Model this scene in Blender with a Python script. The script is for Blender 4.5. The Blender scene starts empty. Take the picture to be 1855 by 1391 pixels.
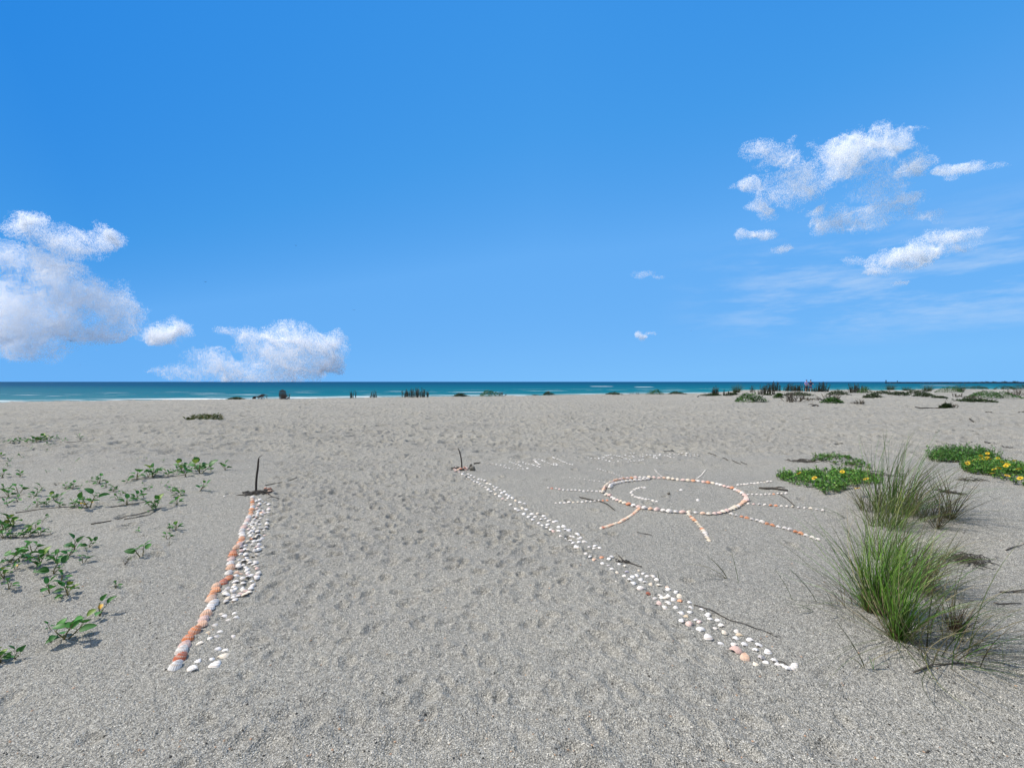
import bpy, math, random
import numpy as np
from mathutils import Vector
random.seed(7)
R = np.random.default_rng(11)
scene = bpy.context.scene
col = scene.collection

# ------------------------------------------------------------------ camera, sky, sun, exposure
F, CX, HZ, CH = 850.0, 927.5, 691.5, 1.6        # focal length, centre column, horizon row (photo pixels), eye height
cam = bpy.data.cameras.new('camera')
cam.sensor_fit = 'HORIZONTAL'; cam.sensor_width = 36.0
cam.lens = 36.0 * F / 1855.0
cam.shift_y = -(695.5 - HZ) / 1855.0
cam.clip_start = 0.05; cam.clip_end = 60000.0
camo = bpy.data.objects.new('camera', cam); col.objects.link(camo)
camo.location = (0, 0, CH); camo.rotation_euler = (math.radians(90), 0, 0)
scene.camera = camo

SUN_EL, SUN_ROT = math.radians(50), math.radians(-76)
to_sun = Vector((math.sin(SUN_ROT) * math.cos(SUN_EL), math.cos(SUN_ROT) * math.cos(SUN_EL), math.sin(SUN_EL)))
sl = bpy.data.lights.new('sun', 'SUN'); sl.energy = 5.0; sl.angle = math.radians(0.53); sl.color = (1.0, 0.94, 0.86)
so = bpy.data.objects.new('sun', sl); col.objects.link(so)
so.rotation_euler = to_sun.to_track_quat('Z', 'Y').to_euler()

world = bpy.data.worlds.new('World'); scene.world = world; world.use_nodes = True
nt = world.node_tree; nt.nodes.clear()
wo = nt.nodes.new('ShaderNodeOutputWorld'); bg = nt.nodes.new('ShaderNodeBackground')
sky = nt.nodes.new('ShaderNodeTexSky'); sky.sky_type = 'NISHITA'; sky.sun_disc = False
sky.sun_elevation = SUN_EL; sky.sun_rotation = SUN_ROT
sky.altitude = 3000; sky.air_density = 1.0; sky.dust_density = 0.0; sky.ozone_density = 2.0
# grade of the clear sky, channel by channel, to the deep saturated blue of the day
def _m(op, x, y):
    n = nt.nodes.new('ShaderNodeMath'); n.operation = op
    for i, q in enumerate((x, y)):
        if isinstance(q, (int, float)): n.inputs[i].default_value = q
        else: nt.links.new(q, n.inputs[i])
    return n.outputs[0]
tc = nt.nodes.new('ShaderNodeTexCoord'); xyz = nt.nodes.new('ShaderNodeSeparateXYZ')
nt.links.new(tc.outputs['Generated'], xyz.inputs[0])
def _lin(x, a, b, c, d):
    n = nt.nodes.new('ShaderNodeMapRange'); nt.links.new(x, n.inputs[0])
    for i, q in enumerate((a, b, c, d)): n.inputs[i + 1].default_value = q
    return n.outputs[0]
side = _m('ADD', _lin(xyz.outputs['X'], -0.65, 0.05, 0.42, 1.0), _lin(xyz.outputs['X'], 0.05, 0.65, 0.0, 0.25))
sep = nt.nodes.new('ShaderNodeSeparateColor'); nt.links.new(sky.outputs[0], sep.inputs[0])
lev = _m('MULTIPLY', _m('MULTIPLY', sep.outputs[1], 0.12), side)
cmb = nt.nodes.new('ShaderNodeValToRGB'); nt.links.new(lev, cmb.inputs[0])
for i, (p, c) in enumerate(((0.0, (0.012, 0.17, 0.62)), (0.115, (0.026, 0.25, 0.76)), (0.191, (0.061, 0.328, 0.815)),
                            (0.292, (0.130, 0.42, 0.905)), (0.70, (0.175, 0.482, 0.945)), (1.0, (0.20, 0.52, 0.96)))):
    e = cmb.color_ramp.elements[i] if i < 1 else (cmb.color_ramp.elements.new(p) if i < 5 else cmb.color_ramp.elements[-1])
    e.position = p; e.color = (*[q / 0.12 for q in c], 1)
# unseen broken cloud, added overhead and behind the camera to whiten the blue skylight
nz = nt.nodes.new('ShaderNodeTexNoise'); nz.inputs['Scale'].default_value = 3.0; nz.inputs['Detail'].default_value = 6
nt.links.new(tc.outputs['Generated'], nz.inputs['Vector'])
def _ramp(x, lo, hi):
    n = nt.nodes.new('ShaderNodeMapRange'); n.interpolation_type = 'SMOOTHSTEP'
    n.inputs[1].default_value = lo; n.inputs[2].default_value = hi; nt.links.new(x, n.inputs[0]); return n.outputs[0]
where = _m('MAXIMUM', _ramp(xyz.outputs['Z'], 0.66, 0.85), _ramp(xyz.outputs['Y'], 0.1, -0.3))
where = _m('MULTIPLY', where, _ramp(nz.outputs[0], 0.40, 0.55))
cl = nt.nodes.new('ShaderNodeMix'); cl.data_type = 'RGBA'
nt.links.new(where, cl.inputs[0]); nt.links.new(cmb.outputs[0], cl.inputs[6]); cl.inputs[7].default_value = (7.0, 7.0, 6.9, 1)
mp = nt.nodes.new('ShaderNodeMapping'); mp.inputs['Scale'].default_value = (3.0, 3.0, 16.0); mp.inputs['Rotation'].default_value = (0, math.radians(-9), 0)
nt.links.new(tc.outputs['Generated'], mp.inputs[0])
n2 = nt.nodes.new('ShaderNodeTexNoise'); n2.inputs['Scale'].default_value = 2.2; n2.inputs['Detail'].default_value = 7; n2.inputs['Roughness'].default_value = .62
nt.links.new(mp.outputs[0], n2.inputs['Vector'])
ci = _m('MULTIPLY', _m('MULTIPLY', _ramp(xyz.outputs['X'], 0.28, 0.58), _ramp(xyz.outputs['Z'], 0.30, 0.17)), _m('MULTIPLY', _ramp(xyz.outputs['Z'], 0.05, 0.13), _ramp(n2.outputs[0], 0.40, 0.72)))
c2 = nt.nodes.new('ShaderNodeMix'); c2.data_type = 'RGBA'; nt.links.new(_m('MULTIPLY', ci, 0.42), c2.inputs[0]); nt.links.new(cl.outputs[2], c2.inputs[6]); c2.inputs[7].default_value = (5.6, 6.6, 7.9, 1)   # thin high cirrus
nt.links.new(c2.outputs[2], bg.inputs[0]); nt.links.new(bg.outputs[0], wo.inputs[0])
bg.inputs[1].default_value = 0.12

cy = scene.cycles; cy.max_bounces = 22; cy.diffuse_bounces = 22; cy.transmission_bounces = 22; cy.transparent_max_bounces = 160   # light wanders far inside the clouds
vs = scene.view_settings
vs.view_transform = 'Standard'; vs.look = 'None'; vs.exposure = 0.0; vs.gamma = 1.0

# ------------------------------------------------------------------ numeric noise
def _h(ix, iy, s):
    n = (ix.astype(np.int64) * 374761393 + iy.astype(np.int64) * 668265263 + s * 2246822519) & 0xFFFFFFFF
    n = ((n ^ (n >> 13)) * 1274126177) & 0xFFFFFFFF
    n = ((n ^ (n >> 15)) * 2246822519) & 0xFFFFFFFF
    return ((n ^ (n >> 16)) & 0xFFFFFF) / float(0xFFFFFF)
def vn(x, y, s=0):
    xi = np.floor(x); yi = np.floor(y); fx = x - xi; fy = y - yi
    fx = fx * fx * fx * (fx * (fx * 6 - 15) + 10); fy = fy * fy * fy * (fy * (fy * 6 - 15) + 10)
    a = _h(xi, yi, s); b = _h(xi + 1, yi, s); c = _h(xi, yi + 1, s); d = _h(xi + 1, yi + 1, s)
    return (a + (b - a) * fx) * (1 - fy) + (c + (d - c) * fx) * fy
def fbm(x, y, s=0, o=4):
    t = 0; a = 0.5; n = 0
    for i in range(o):
        t = t + a * vn(x, y, s + i); n += a; a *= 0.5; x = x * 2.03 + 17.1; y = y * 2.03 - 9.7
    return t / n - 0.5
def vn3(p, s=0):
    z = np.floor(p[:, 2]); f = p[:, 2] - z; f = f * f * (3 - 2 * f)
    ox, oy = z * 37.31, z * 91.77
    a = vn(p[:, 0] + ox, p[:, 1] + oy, s); b = vn(p[:, 0] + ox + 37.31, p[:, 1] + oy + 91.77, s)
    return a + (b - a) * f
def fbm3(p, s=0, o=4):
    t = 0; a = 0.5; n = 0
    for i in range(o):
        t = t + a * vn3(p, s + i); n += a; a *= 0.5; p = p * 2.07 + 11.3
    return t / n
def sst(a, b, x):
    t = np.clip((x - a) / (b - a), 0, 1); return t * t * (3 - 2 * t)

# ------------------------------------------------------------------ the lie of the land
def flat(u, v):                                   # where the level beach is seen at a photo pixel
    Y = CH * F / (v - HZ); return ((u - CX) / F * Y, Y)
BUMPS = []                                        # x, y, radius x, radius y, height
for u, v, rx, ry, h in ((372, 774, 2.8, 1.1, .24), (1640, 1130, .8, .8, .05), (1800, 955, 1.8, 1.6, .16), (1790, 872, 1.8, 1.4, .14),
                        (1500, 893, 1.2, 1.0, .09), (1510, 846, 1.6, .9, .10), (1630, 925, .8, .7, .08), (250, 868, 2.6, .8, .06),
                        (120, 920, 2.0, .6, .05), (60, 1030, 1.2, .6, .05), (1330, 838, 1.6, .5, .05), (240, 835, 2.2, .5, .06)):
    BUMPS.append((*flat(u, v), rx, ry, h))
def prints(X, Y, c, r0, d0, s, prob):             # scattered foot hollows, each with a raised rim
    h = np.zeros_like(X); ci = np.floor(X / c); cj = np.floor(Y / c)
    for di in (-1, 0, 1):
        for dj in (-1, 0, 1):
            a, b = ci + di, cj + dj
            cx = (a + .15 + .7 * _h(a, b, s)) * c; cy = (b + .15 + .7 * _h(a, b, s + 1)) * c
            on = _h(a, b, s + 2) < prob
            t = _h(a, b, s + 3) * 3.1416; dx, dy = X - cx, Y - cy
            p = dx * np.cos(t) + dy * np.sin(t); q = -dx * np.sin(t) + dy * np.cos(t)
            r = r0 * (.7 + .6 * _h(a, b, s + 4)); e = np.sqrt((p / (r * 1.5)) ** 2 + (q / r) ** 2)
            h += on * d0 * (.5 + _h(a, b, s + 5)) * (-np.exp(-(e * 1.15) ** 3) + .38 * np.exp(-((e - 1.45) / .38) ** 2))
    return h
def height(X, Y):
    X = np.asarray(X, float); Y = np.asarray(Y, float)
    dist = np.hypot(X, Y)
    s = Y - (54 + .43 * X) + 4.0 * fbm(X / 9, Y * 0, 50, 3)
    z = np.zeros_like(X)
    dune = sst(.36, .50, X / np.maximum(Y, 1)) * sst(-46, -20, s) * (1 - sst(-2, 8, s)) * (Y > 5)
    z += dune * (.10 + .75 * np.clip(fbm(X / 7, Y / 7, 31, 3) + .08, 0, 1))
    for bx, by, rx, ry, h in BUMPS:
        z += h * np.exp(-((X - bx) / rx) ** 2 - ((Y - by) / ry) ** 2)
    xl = -1.92 - .437 * (Y - 2.65); xr = 1.62 - .41 * (Y - 2.65)          # the two shell borders
    path = sst(-.1, .5, X - xl) * (1 - sst(-.5, .1, X - xr))
    calm = (1 - sst(8.0, 12.0, Y)) * (1 - path)
    rough = 1 - .72 * calm
    z += .035 * rough * fbm(X / 1.5, Y / 1.1, 3, 3)
    z += .034 * rough * fbm(X / .30, Y / .25, 7, 3) * (1 - .5 * sst(40, 90, dist))
    z += .012 * fbm(X / .09, Y / .08, 12, 2) * (1 - sst(14, 30, dist))
    z += .004 * fbm(X / .022, Y / .022, 15, 2) * (1 - sst(5, 9, dist))
    # low wind ripples round the vines
    open_ = sst(7.5, 13, Y) * (1 - .5 * sst(60, 120, dist))               # the trodden open beach
    z += open_ * (.075 * fbm(X / .75, Y / .60, 23, 3) + .060 * fbm(X / 2.2, Y / 1.5, 26, 2))
    z += open_ * prints(X + 1.1, Y - 2.2, .52, .12, .068, 95, .8)
    w = np.sin((Y * 1.0 - X * .35) * 17 + 9 * fbm(X / .7, Y / .7, 44, 2))
    z += .006 * w * sst(-.2, -.8, X - xl) * (1 - sst(9, 13, Y))
    deep = 1 - .55 * (1 - sst(2.8, 5.0, Y))
    z += deep * prints(X, Y, .165, .040, .025, 60, .04 + .78 * np.maximum(path * .95, sst(8.5, 12, Y))) * (1 - .6 * sst(50, 100, dist))
    z += deep * prints(X + 3.3, Y + 1.7, .33, .070, .018, 80, .03 + .34 * np.maximum(path, sst(8.5, 12, Y))) * (1 - .6 * sst(50, 100, dist))
    return np.where(s > -1.5, z * (1 - .7 * sst(-1.5, 4, s)), z) - .16 * np.clip(s, 0, 25) - .02 * np.clip(s, 0, 200) * (s > 0)
def hz(x, y): return float(height(np.array([x]), np.array([y]))[0])
def G(u, v):                                      # the point of the sand seen at a photo pixel
    x, y = flat(u, v)
    if y < 60:
        for _ in range(2):
            h = min(hz(x, y), .6); Y = (CH - h) * F / (v - HZ); y = .5 * y + .5 * Y; x = (u - CX) / F * y
    return x, y, hz(x, y)
def px(v): return CH / (v - HZ)                   # metres per photo pixel for something standing on the beach at row v

# ------------------------------------------------------------------ materials
def mat(name): 
    m = bpy.data.materials.new(name); m.use_nodes = True; t = m.node_tree
    return m, t, t.nodes['Principled BSDF'], t.nodes['Material Output']
def node(t, kind, **kw):
    n = t.nodes.new(kind)
    for k, v in kw.items(): setattr(n, k, v)
    return n
def ramp(t, src, stops):
    n = node(t, 'ShaderNodeValToRGB'); t.links.new(src, n.inputs[0]); r = n.color_ramp
    while len(r.elements) < len(stops): r.elements.new(.5)
    for e, (p, c) in zip(r.elements, stops): e.position = p; e.color = (*c, 1) if len(c) == 3 else c
    return n.outputs[0]
def noise(t, vec, scale, detail=2, rough=.5):
    n = node(t, 'ShaderNodeTexNoise'); n.inputs['Scale'].default_value = scale; n.inputs['Detail'].default_value = detail
    n.inputs['Roughness'].default_value = rough; t.links.new(vec, n.inputs['Vector']); return n.outputs[0]
def mix(t, kind, fac, a, b):
    n = node(t, 'ShaderNodeMix', data_type='RGBA', blend_type=kind)
    for s, q in ((0, fac), (6, a), (7, b)):
        if hasattr(q, 'links'): t.links.new(q, n.inputs[s])
        else: n.inputs[s].default_value = q if s == 0 else (*q, 1)
    return n.outputs[2]
def maths(t, op, a, b=0.0):
    n = node(t, 'ShaderNodeMath', operation=op)
    for i, q in enumerate((a, b)):
        if hasattr(q, 'links'): t.links.new(q, n.inputs[i])
        else: n.inputs[i].default_value = q
    return n.outputs[0]
def remap(t, x, a, b, c=0.0, d=1.0):
    n = node(t, 'ShaderNodeMapRange', interpolation_type='SMOOTHSTEP'); t.links.new(x, n.inputs[0])
    for i, q in enumerate((a, b, c, d)): n.inputs[i + 1].default_value = q
    return n.outputs[0]
def stretch(t, vec, s):
    n = node(t, 'ShaderNodeMapping'); n.inputs['Scale'].default_value = s; t.links.new(vec, n.inputs[0]); return n.outputs[0]
def bump(t, b, hgt, strength, distance):
    n = node(t, 'ShaderNodeBump'); n.inputs['Strength'].default_value = strength; n.inputs['Distance'].default_value = distance
    t.links.new(hgt, n.inputs['Height']); t.links.new(n.outputs[0], b.inputs['Normal'])

def sand_material():
    m, t, b, o = mat('sand'); P = node(t, 'ShaderNodeTexCoord').outputs['Object']
    vo = node(t, 'ShaderNodeTexVoronoi'); vo.inputs['Scale'].default_value = 320; t.links.new(P, vo.inputs['Vector'])
    grain = node(t, 'ShaderNodeSeparateColor'); t.links.new(vo.outputs['Color'], grain.inputs[0])
    c = ramp(t, grain.outputs[0], ((0, (.07, .069, .061)), (.22, (.176, .171, .150)), (.55, (.325, .310, .268)), (.86, (.43, .41, .355)), (1, (.74, .71, .63))))
    c2 = ramp(t, noise(t, P, 42, 3, .7), ((.36, (.76, .76, .76)), (.62, (1.14, 1.14, 1.13))))
    c = mix(t, 'MULTIPLY', 1.0, c, c2)
    big = ramp(t, noise(t, stretch(t, P, (.25, .5, 1)), 1, 4, .6), ((.3, (.90, .90, .91)), (.7, (1.06, 1.05, 1.03))))
    c = mix(t, 'MULTIPLY', 1.0, c, big)
    t.links.new(c, b.inputs['Base Color']); b.inputs['Roughness'].default_value = .95; b.inputs['Specular IOR Level'].default_value = .1
    h = maths(t, 'ADD', noise(t, P, 120, 2, .6), maths(t, 'MULTIPLY', noise(t, P, 30, 2, .6), 1.5))
    bump(t, b, h, .9, .012)
    return m
def sea_material():
    m, t, b, o = mat('sea_water'); P = node(t, 'ShaderNodeTexCoord').outputs['Object']
    xyz = node(t, 'ShaderNodeSeparateXYZ'); t.links.new(P, xyz.inputs[0])
    d = maths(t, 'SUBTRACT', xyz.outputs[1], maths(t, 'MULTIPLY', xyz.outputs[0], .43))
    d = maths(t, 'SUBTRACT', d, 54.0)                                        # metres seaward of the beach crest
    wob = noise(t, stretch(t, P, (.004, .03, 1)), 1, 3, .6); streak = noise(t, stretch(t, P, (.0016, .009, 1)), 1, 3, .6)
    ld = maths(t, 'LOGARITHM', maths(t, 'MAXIMUM', maths(t, 'ADD', d, maths(t, 'MULTIPLY', maths(t, 'SUBTRACT', wob, .5), 60)), 2.0), 10.0)
    ld = maths(t, 'ADD', ld, maths(t, 'MULTIPLY', maths(t, 'SUBTRACT', streak, .5), 1.0))
    c = ramp(t, maths(t, 'DIVIDE', ld, 4.0), ((.20, (.030, .26, .25)), (.36, (.007, .175, .195)), (.48, (.002, .118, .172)), (.60, (.0015, .092, .155)), (.70, (.001, .062, .138)), (1, (.0006, .048, .124))))
    fo = noise(t, stretch(t, P, (.05, .30, 1)), 1, 5, .65)
    near = maths(t, 'MULTIPLY', remap(t, d, 10.0, 18.0), remap(t, d, 50.0, 34.0))
    far = maths(t, 'MULTIPLY', remap(t, d, 44.0, 55.0), remap(t, d, 140.0, 70.0))
    f1 = maths(t, 'MULTIPLY', near, remap(t, fo, .47, .56)); f2 = maths(t, 'MULTIPLY', far, remap(t, fo, .595, .66))  # far flecks mix foam with sun glitter painted in white
    foam = maths(t, 'MAXIMUM', f1, f2)
    for fx, fy, rx, ry in ((50, 262, 7, 10), (66, 235, 5, 7), (300, 330, 9, 12)):   # waves breaking over the bars
        e = maths(t, 'ADD', maths(t, 'POWER', maths(t, 'DIVIDE', maths(t, 'SUBTRACT', xyz.outputs[0], fx), rx), 2), maths(t, 'POWER', maths(t, 'DIVIDE', maths(t, 'SUBTRACT', xyz.outputs[1], fy), ry), 2))
        foam = maths(t, 'MAXIMUM', foam, maths(t, 'MULTIPLY', remap(t, e, 1.0, .6), remap(t, fo, .36, .48)))
    c = mix(t, 'MIX', foam, c, (.80, .82, .80))
    b.inputs['Roughness'].default_value = 1.0; b.inputs['Specular IOR Level'].default_value = 0.0; t.links.new(c, b.inputs['Base Color'])
    gl = node(t, 'ShaderNodeBsdfGlossy'); gl.inputs['Roughness'].default_value = .3; mx = node(t, 'ShaderNodeMixShader'); mx.inputs[0].default_value = .05
    hn = noise(t, stretch(t, P, (.35, .9, 1)), 1, 5, .65)
    bm = node(t, 'ShaderNodeBump'); bm.inputs['Strength'].default_value = 1.0; bm.inputs['Distance'].default_value = .5; t.links.new(hn, bm.inputs['Height'])
    t.links.new(bm.outputs[0], b.inputs['Normal']); t.links.new(bm.outputs[0], gl.inputs['Normal'])
    t.links.new(b.outputs[0], mx.inputs[1]); t.links.new(gl.outputs[0], mx.inputs[2]); t.links.new(mx.outputs[0], o.inputs[0])
    return m
def shell_material():
    m, t, b, o = mat('shell'); tc = node(t, 'ShaderNodeTexCoord'); oi = node(t, 'ShaderNodeObjectInfo')
    at = node(t, 'ShaderNodeVertexColor', layer_name='tone'); sp = node(t, 'ShaderNodeSeparateColor'); t.links.new(at.outputs[0], sp.inputs[0])
    shift = maths(t, 'MULTIPLY', oi.outputs['Random'], 6.28)
    band = maths(t, 'SINE', maths(t, 'ADD', maths(t, 'MULTIPLY', sp.outputs[0], 26.0), shift))
    blotch = noise(t, tc.outputs['Object'], 60, 3, .6)
    c = mix(t, 'MIX', remap(t, maths(t, 'ADD', blotch, maths(t, 'MULTIPLY', band, .10)), .46, .66, 0, .8), oi.outputs['Color'], (.72, .66, .58))
    c = mix(t, 'MULTIPLY', remap(t, band, -.2, 1, 0, .45), c, (.70, .55, .46))
    c = mix(t, 'MULTIPLY', remap(t, sp.outputs[1], .2, .9, .45, 0), c, (.62, .55, .48))   # darker in the grooves between the ribs
    t.links.new(c, b.inputs['Base Color']); b.inputs['Roughness'].default_value = .55; b.inputs['Specular IOR Level'].default_value = .3
    bump(t, b, noise(t, tc.outputs['Object'], 220, 2, .5), .35, .002)
    return m
def leaf_material(name, thin=.25, rough=.5):
    m, t, b, o = mat(name); at = node(t, 'ShaderNodeVertexColor', layer_name='tone')
    P = node(t, 'ShaderNodeTexCoord').outputs['Object']
    c = mix(t, 'MULTIPLY', 1.0, at.outputs[0], ramp(t, noise(t, P, 25, 2), ((.3, (.75, .78, .7)), (.7, (1.2, 1.15, 1.1)))))
    t.links.new(c, b.inputs['Base Color']); b.inputs['Roughness'].default_value = rough
    b.inputs['Specular IOR Level'].default_value = .3
    tr = node(t, 'ShaderNodeBsdfTranslucent'); t.links.new(c, tr.inputs[0]); mx = node(t, 'ShaderNodeMixShader'); mx.inputs[0].default_value = thin
    t.links.new(b.outputs[0], mx.inputs[1]); t.links.new(tr.outputs[0], mx.inputs[2]); t.links.new(mx.outputs[0], o.inputs[0])
    return m
def plain(name, colr, rough=.7, scale=30, lo=.7, hi=1.25, bmp=.3):
    m, t, b, o = mat(name); P = node(t, 'ShaderNodeTexCoord').outputs['Object']
    n = noise(t, P, scale, 4, .6)
    c = mix(t, 'MULTIPLY', 1.0, colr, ramp(t, n, ((.3, (lo,) * 3), (.7, (hi,) * 3))))
    t.links.new(c, b.inputs['Base Color']); b.inputs['Roughness'].default_value = rough; bump(t, b, n, bmp, .01)
    return m
def wood_material(name, c0, c1):
    m, t, b, o = mat(name); P = node(t, 'ShaderNodeTexCoord').outputs['Object']
    n = noise(t, stretch(t, P, (60, 60, 6)), 1, 4, .6)
    t.links.new(ramp(t, n, ((.3, c0), (.7, c1))), b.inputs['Base Color']); b.inputs['Roughness'].default_value = .85; bump(t, b, n, .6, .004)
    return m
def cloud_material():
    m, t, b, o = mat('cloud_mist'); t.nodes.remove(b)
    d = node(t, 'ShaderNodeBsdfDiffuse'); tr = node(t, 'ShaderNodeBsdfTranslucent'); mx = node(t, 'ShaderNodeMixShader')
    for q in (d, tr): q.inputs[0].default_value = (1, 1, 1, 1)
    mx.inputs[0].default_value = .5
    t.links.new(d.outputs[0], mx.inputs[1]); t.links.new(tr.outputs[0], mx.inputs[2])
    cl = node(t, 'ShaderNodeBsdfTransparent'); m2 = node(t, 'ShaderNodeMixShader'); m2.inputs[0].default_value = .15
    t.links.new(cl.outputs[0], m2.inputs[1]); t.links.new(mx.outputs[0], m2.inputs[2]); t.links.new(m2.outputs[0], o.inputs[0])
    return m
M = dict(sand=sand_material(), sea=sea_material(), shell=shell_material(), leaf=leaf_material('leaf'), blade=leaf_material('grass_blade', .2, .55),
         petal=leaf_material('petal', .3, .6), cloud=cloud_material(),
         drift=wood_material('driftwood', (.018, .014, .011), (.075, .06, .048)), twig=wood_material('dry_twig', (.03, .026, .02), (.10, .085, .065)),
         chair=wood_material('dark_wood', (.03, .02, .016), (.10, .07, .058)), rock=plain('rock', (.16, .145, .115), .9, 22, .5, 1.4, .8),
         jetty=plain('jetty_rock', (.012, .016, .026), .9, .4, .6, 1.4, .5), weed=plain('dried_seaweed', (.045, .038, .030), .85, 60, .5, 1.5),
         skin=plain('skin', (.42, .25, .18), .6, 20, .9, 1.1, .1), lav=plain('lavender_cloth', (.30, .29, .62), .85, 25, .85, 1.1), blue=plain('blue_cloth', (.05, .10, .32), .85, 25, .85, 1.1),
         navy=plain('navy_cloth', (.012, .014, .07), .85, 25, .85, 1.1), feather=plain('dark_feather', (.03, .028, .026), .7, 40, .6, 1.5), pale=plain('pale_feather', (.55, .54, .52), .7, 40, .9, 1.1))

# ------------------------------------------------------------------ mesh helpers
class MB:
    def __init__(s): s.v, s.f, s.c = [], [], []
    def add(s, vs, fs, c=(1, 1, 1)):
        k = len(s.v); s.v += [tuple(p) for p in vs]; s.f += [tuple(i + k for i in f) for f in fs]
        s.c += list(c) if isinstance(c, list) else [c] * len(vs)
    def tube(s, pts, rad, n=6, c=(1, 1, 1), cap=True):
        pts = [Vector(p) for p in pts]; vs, fs = [], []
        for i, p in enumerate(pts):
            d = (pts[min(i + 1, len(pts) - 1)] - pts[max(i - 1, 0)]).normalized()
            a = d.orthogonal().normalized() if i == 0 else (a - d * a.dot(d)).normalized()
            b = d.cross(a); r = rad[i] if isinstance(rad, (list, tuple)) else rad
            vs += [p + (a * math.cos(2 * math.pi * k / n) + b * math.sin(2 * math.pi * k / n)) * r for k in range(n)]
        for i in range(len(pts) - 1):
            fs += [(i * n + k, i * n + (k + 1) % n, (i + 1) * n + (k + 1) % n, (i + 1) * n + k) for k in range(n)]
        if cap: fs += [tuple(range(n))[::-1], tuple(range((len(pts) - 1) * n, len(pts) * n))]
        s.add(vs, fs, c)
    def ribbon(s, pts, wid, side, c=(1, 1, 1)):
        vs, fs = [], []
        for i, p in enumerate(pts):
            w = Vector(side) * (wid[i] * .5); p = Vector(p); vs += [p - w, p + w]
        fs = [(2 * i, 2 * i + 1, 2 * i + 3, 2 * i + 2) for i in range(len(pts) - 1)]
        s.add(vs, fs, c)
    def box(s, c, size, rot=None):
        vs = [Vector((x * size[0] / 2, y * size[1] / 2, z * size[2] / 2)) for x in (-1, 1) for y in (-1, 1) for z in (-1, 1)]
        if rot: vs = [rot @ q for q in vs]
        s.add([q + Vector(c) for q in vs], [(0, 1, 3, 2), (4, 6, 7, 5), (0, 4, 5, 1), (2, 3, 7, 6), (0, 2, 6, 4), (1, 5, 7, 3)])
    def ball(s, c, r, nu=10, nv=7, c3=(1, 1, 1), lump=0.0, seed=0):
        vs = [(0, 0, -1)] + [(math.cos(2 * math.pi * i / nu) * math.sin(math.pi * j / nv), math.sin(2 * math.pi * i / nu) * math.sin(math.pi * j / nv), -math.cos(math.pi * j / nv)) for j in range(1, nv) for i in range(nu)] + [(0, 0, 1)]
        a = np.array(vs)
        if lump: a *= (1 + lump * (fbm3(a * 1.6 + seed * 7.3, 5, 3)[:, None] - .5) * 2)
        a = a * np.array(r) + np.array(c); top = len(vs) - 1
        fs = [(0, 1 + (i + 1) % nu, 1 + i) for i in range(nu)] + [(top, top - nu + i, top - nu + (i + 1) % nu) for i in range(nu)]
        fs += [(1 + j * nu + i, 1 + j * nu + (i + 1) % nu, 1 + (j + 1) * nu + (i + 1) % nu, 1 + (j + 1) * nu + i) for j in range(nv - 2) for i in range(nu)]
        s.add(a.tolist(), fs, c3)
    def mesh(s, name, m, smooth=True):
        me = bpy.data.meshes.new(name); me.from_pydata(s.v, [], s.f)
        ca = me.color_attributes.new('tone', 'FLOAT_COLOR', 'POINT')
        ca.data.foreach_set('color', np.concatenate([np.array(s.c, float).reshape(-1, 3), np.ones((len(s.c), 1))], 1).ravel())
        me.materials.append(m)
        if smooth: me.polygons.foreach_set('use_smooth', [True] * len(me.polygons))
        return me
def put(name, data, loc=(0, 0, 0), rot=(0, 0, 0), scale=(1, 1, 1), parent=None):
    o = bpy.data.objects.new(name, data); col.objects.link(o)
    o.location = loc; o.rotation_euler = rot; o.scale = scale if hasattr(scale, '__len__') else (scale,) * 3
    if parent: o.parent = parent
    return o
def tag(o, label, cat, group=None):
    o['label'] = label; o['category'] = cat
    if group: o['group'] = group
    return o
ONES = 'zeroth first second third fourth fifth sixth seventh eighth ninth tenth eleventh twelfth thirteenth fourteenth fifteenth sixteenth seventeenth eighteenth nineteenth'.split()
TENS = ' ten twenty thirty forty fifty sixty seventy eighty ninety'.split(' ')
def nth(n):
    if n < 20: return ONES[n]
    if n >= 100: return ('hundredth' if n % 100 == 0 else 'hundred-and-' + nth(n % 100)) if n < 200 else 'two-hundred-and-' + nth(n % 100) if n % 100 else 'two-hundredth'
    return TENS[n // 10][:-1] + 'ieth' if n % 10 == 0 else TENS[n // 10] + '-' + ONES[n % 10]

# ------------------------------------------------------------------ beach and sea
def np_mesh(name, V, Q, m, smooth=True):
    me = bpy.data.meshes.new(name); k = Q.shape[1]
    me.vertices.add(len(V)); me.vertices.foreach_set('co', V.astype(np.float32).ravel())
    me.loops.add(Q.size); me.loops.foreach_set('vertex_index', Q.astype(np.int32).ravel())
    me.polygons.add(len(Q)); me.polygons.foreach_set('loop_start', np.arange(0, Q.size, k, dtype=np.int32))
    me.update(calc_edges=True); me.materials.append(m)
    if smooth: me.polygons.foreach_set('use_smooth', np.ones(len(Q), bool))
    return me
fine = np.radians(58)
ang = np.concatenate([np.linspace(-fine, fine, 1200, endpoint=False), np.linspace(fine, 2 * np.pi - fine, 70, endpoint=False)])
rad = np.concatenate([[.02, .5, 1.0], np.exp(np.linspace(np.log(1.4), np.log(140), 1080)), [160, 200, 260, 350, 500, 800, 1500, 3000]])
A_, R_ = np.meshgrid(ang, rad); X_ = (np.sin(A_) * R_).ravel(); Y_ = (np.cos(A_) * R_).ravel()
na, nr = len(ang), len(rad); i_, j_ = np.meshgrid(np.arange(na), np.arange(nr - 1)); i2 = (i_ + 1) % na
Q_ = np.stack([j_ * na + i_, j_ * na + i2, (j_ + 1) * na + i2, (j_ + 1) * na + i_], -1).reshape(-1, 4)[:, ::-1]
beach = put('beach', np_mesh('beach', np.stack([X_, Y_, height(X_, Y_)], 1), Q_, M['sand'])); beach['kind'] = 'structure'
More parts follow.
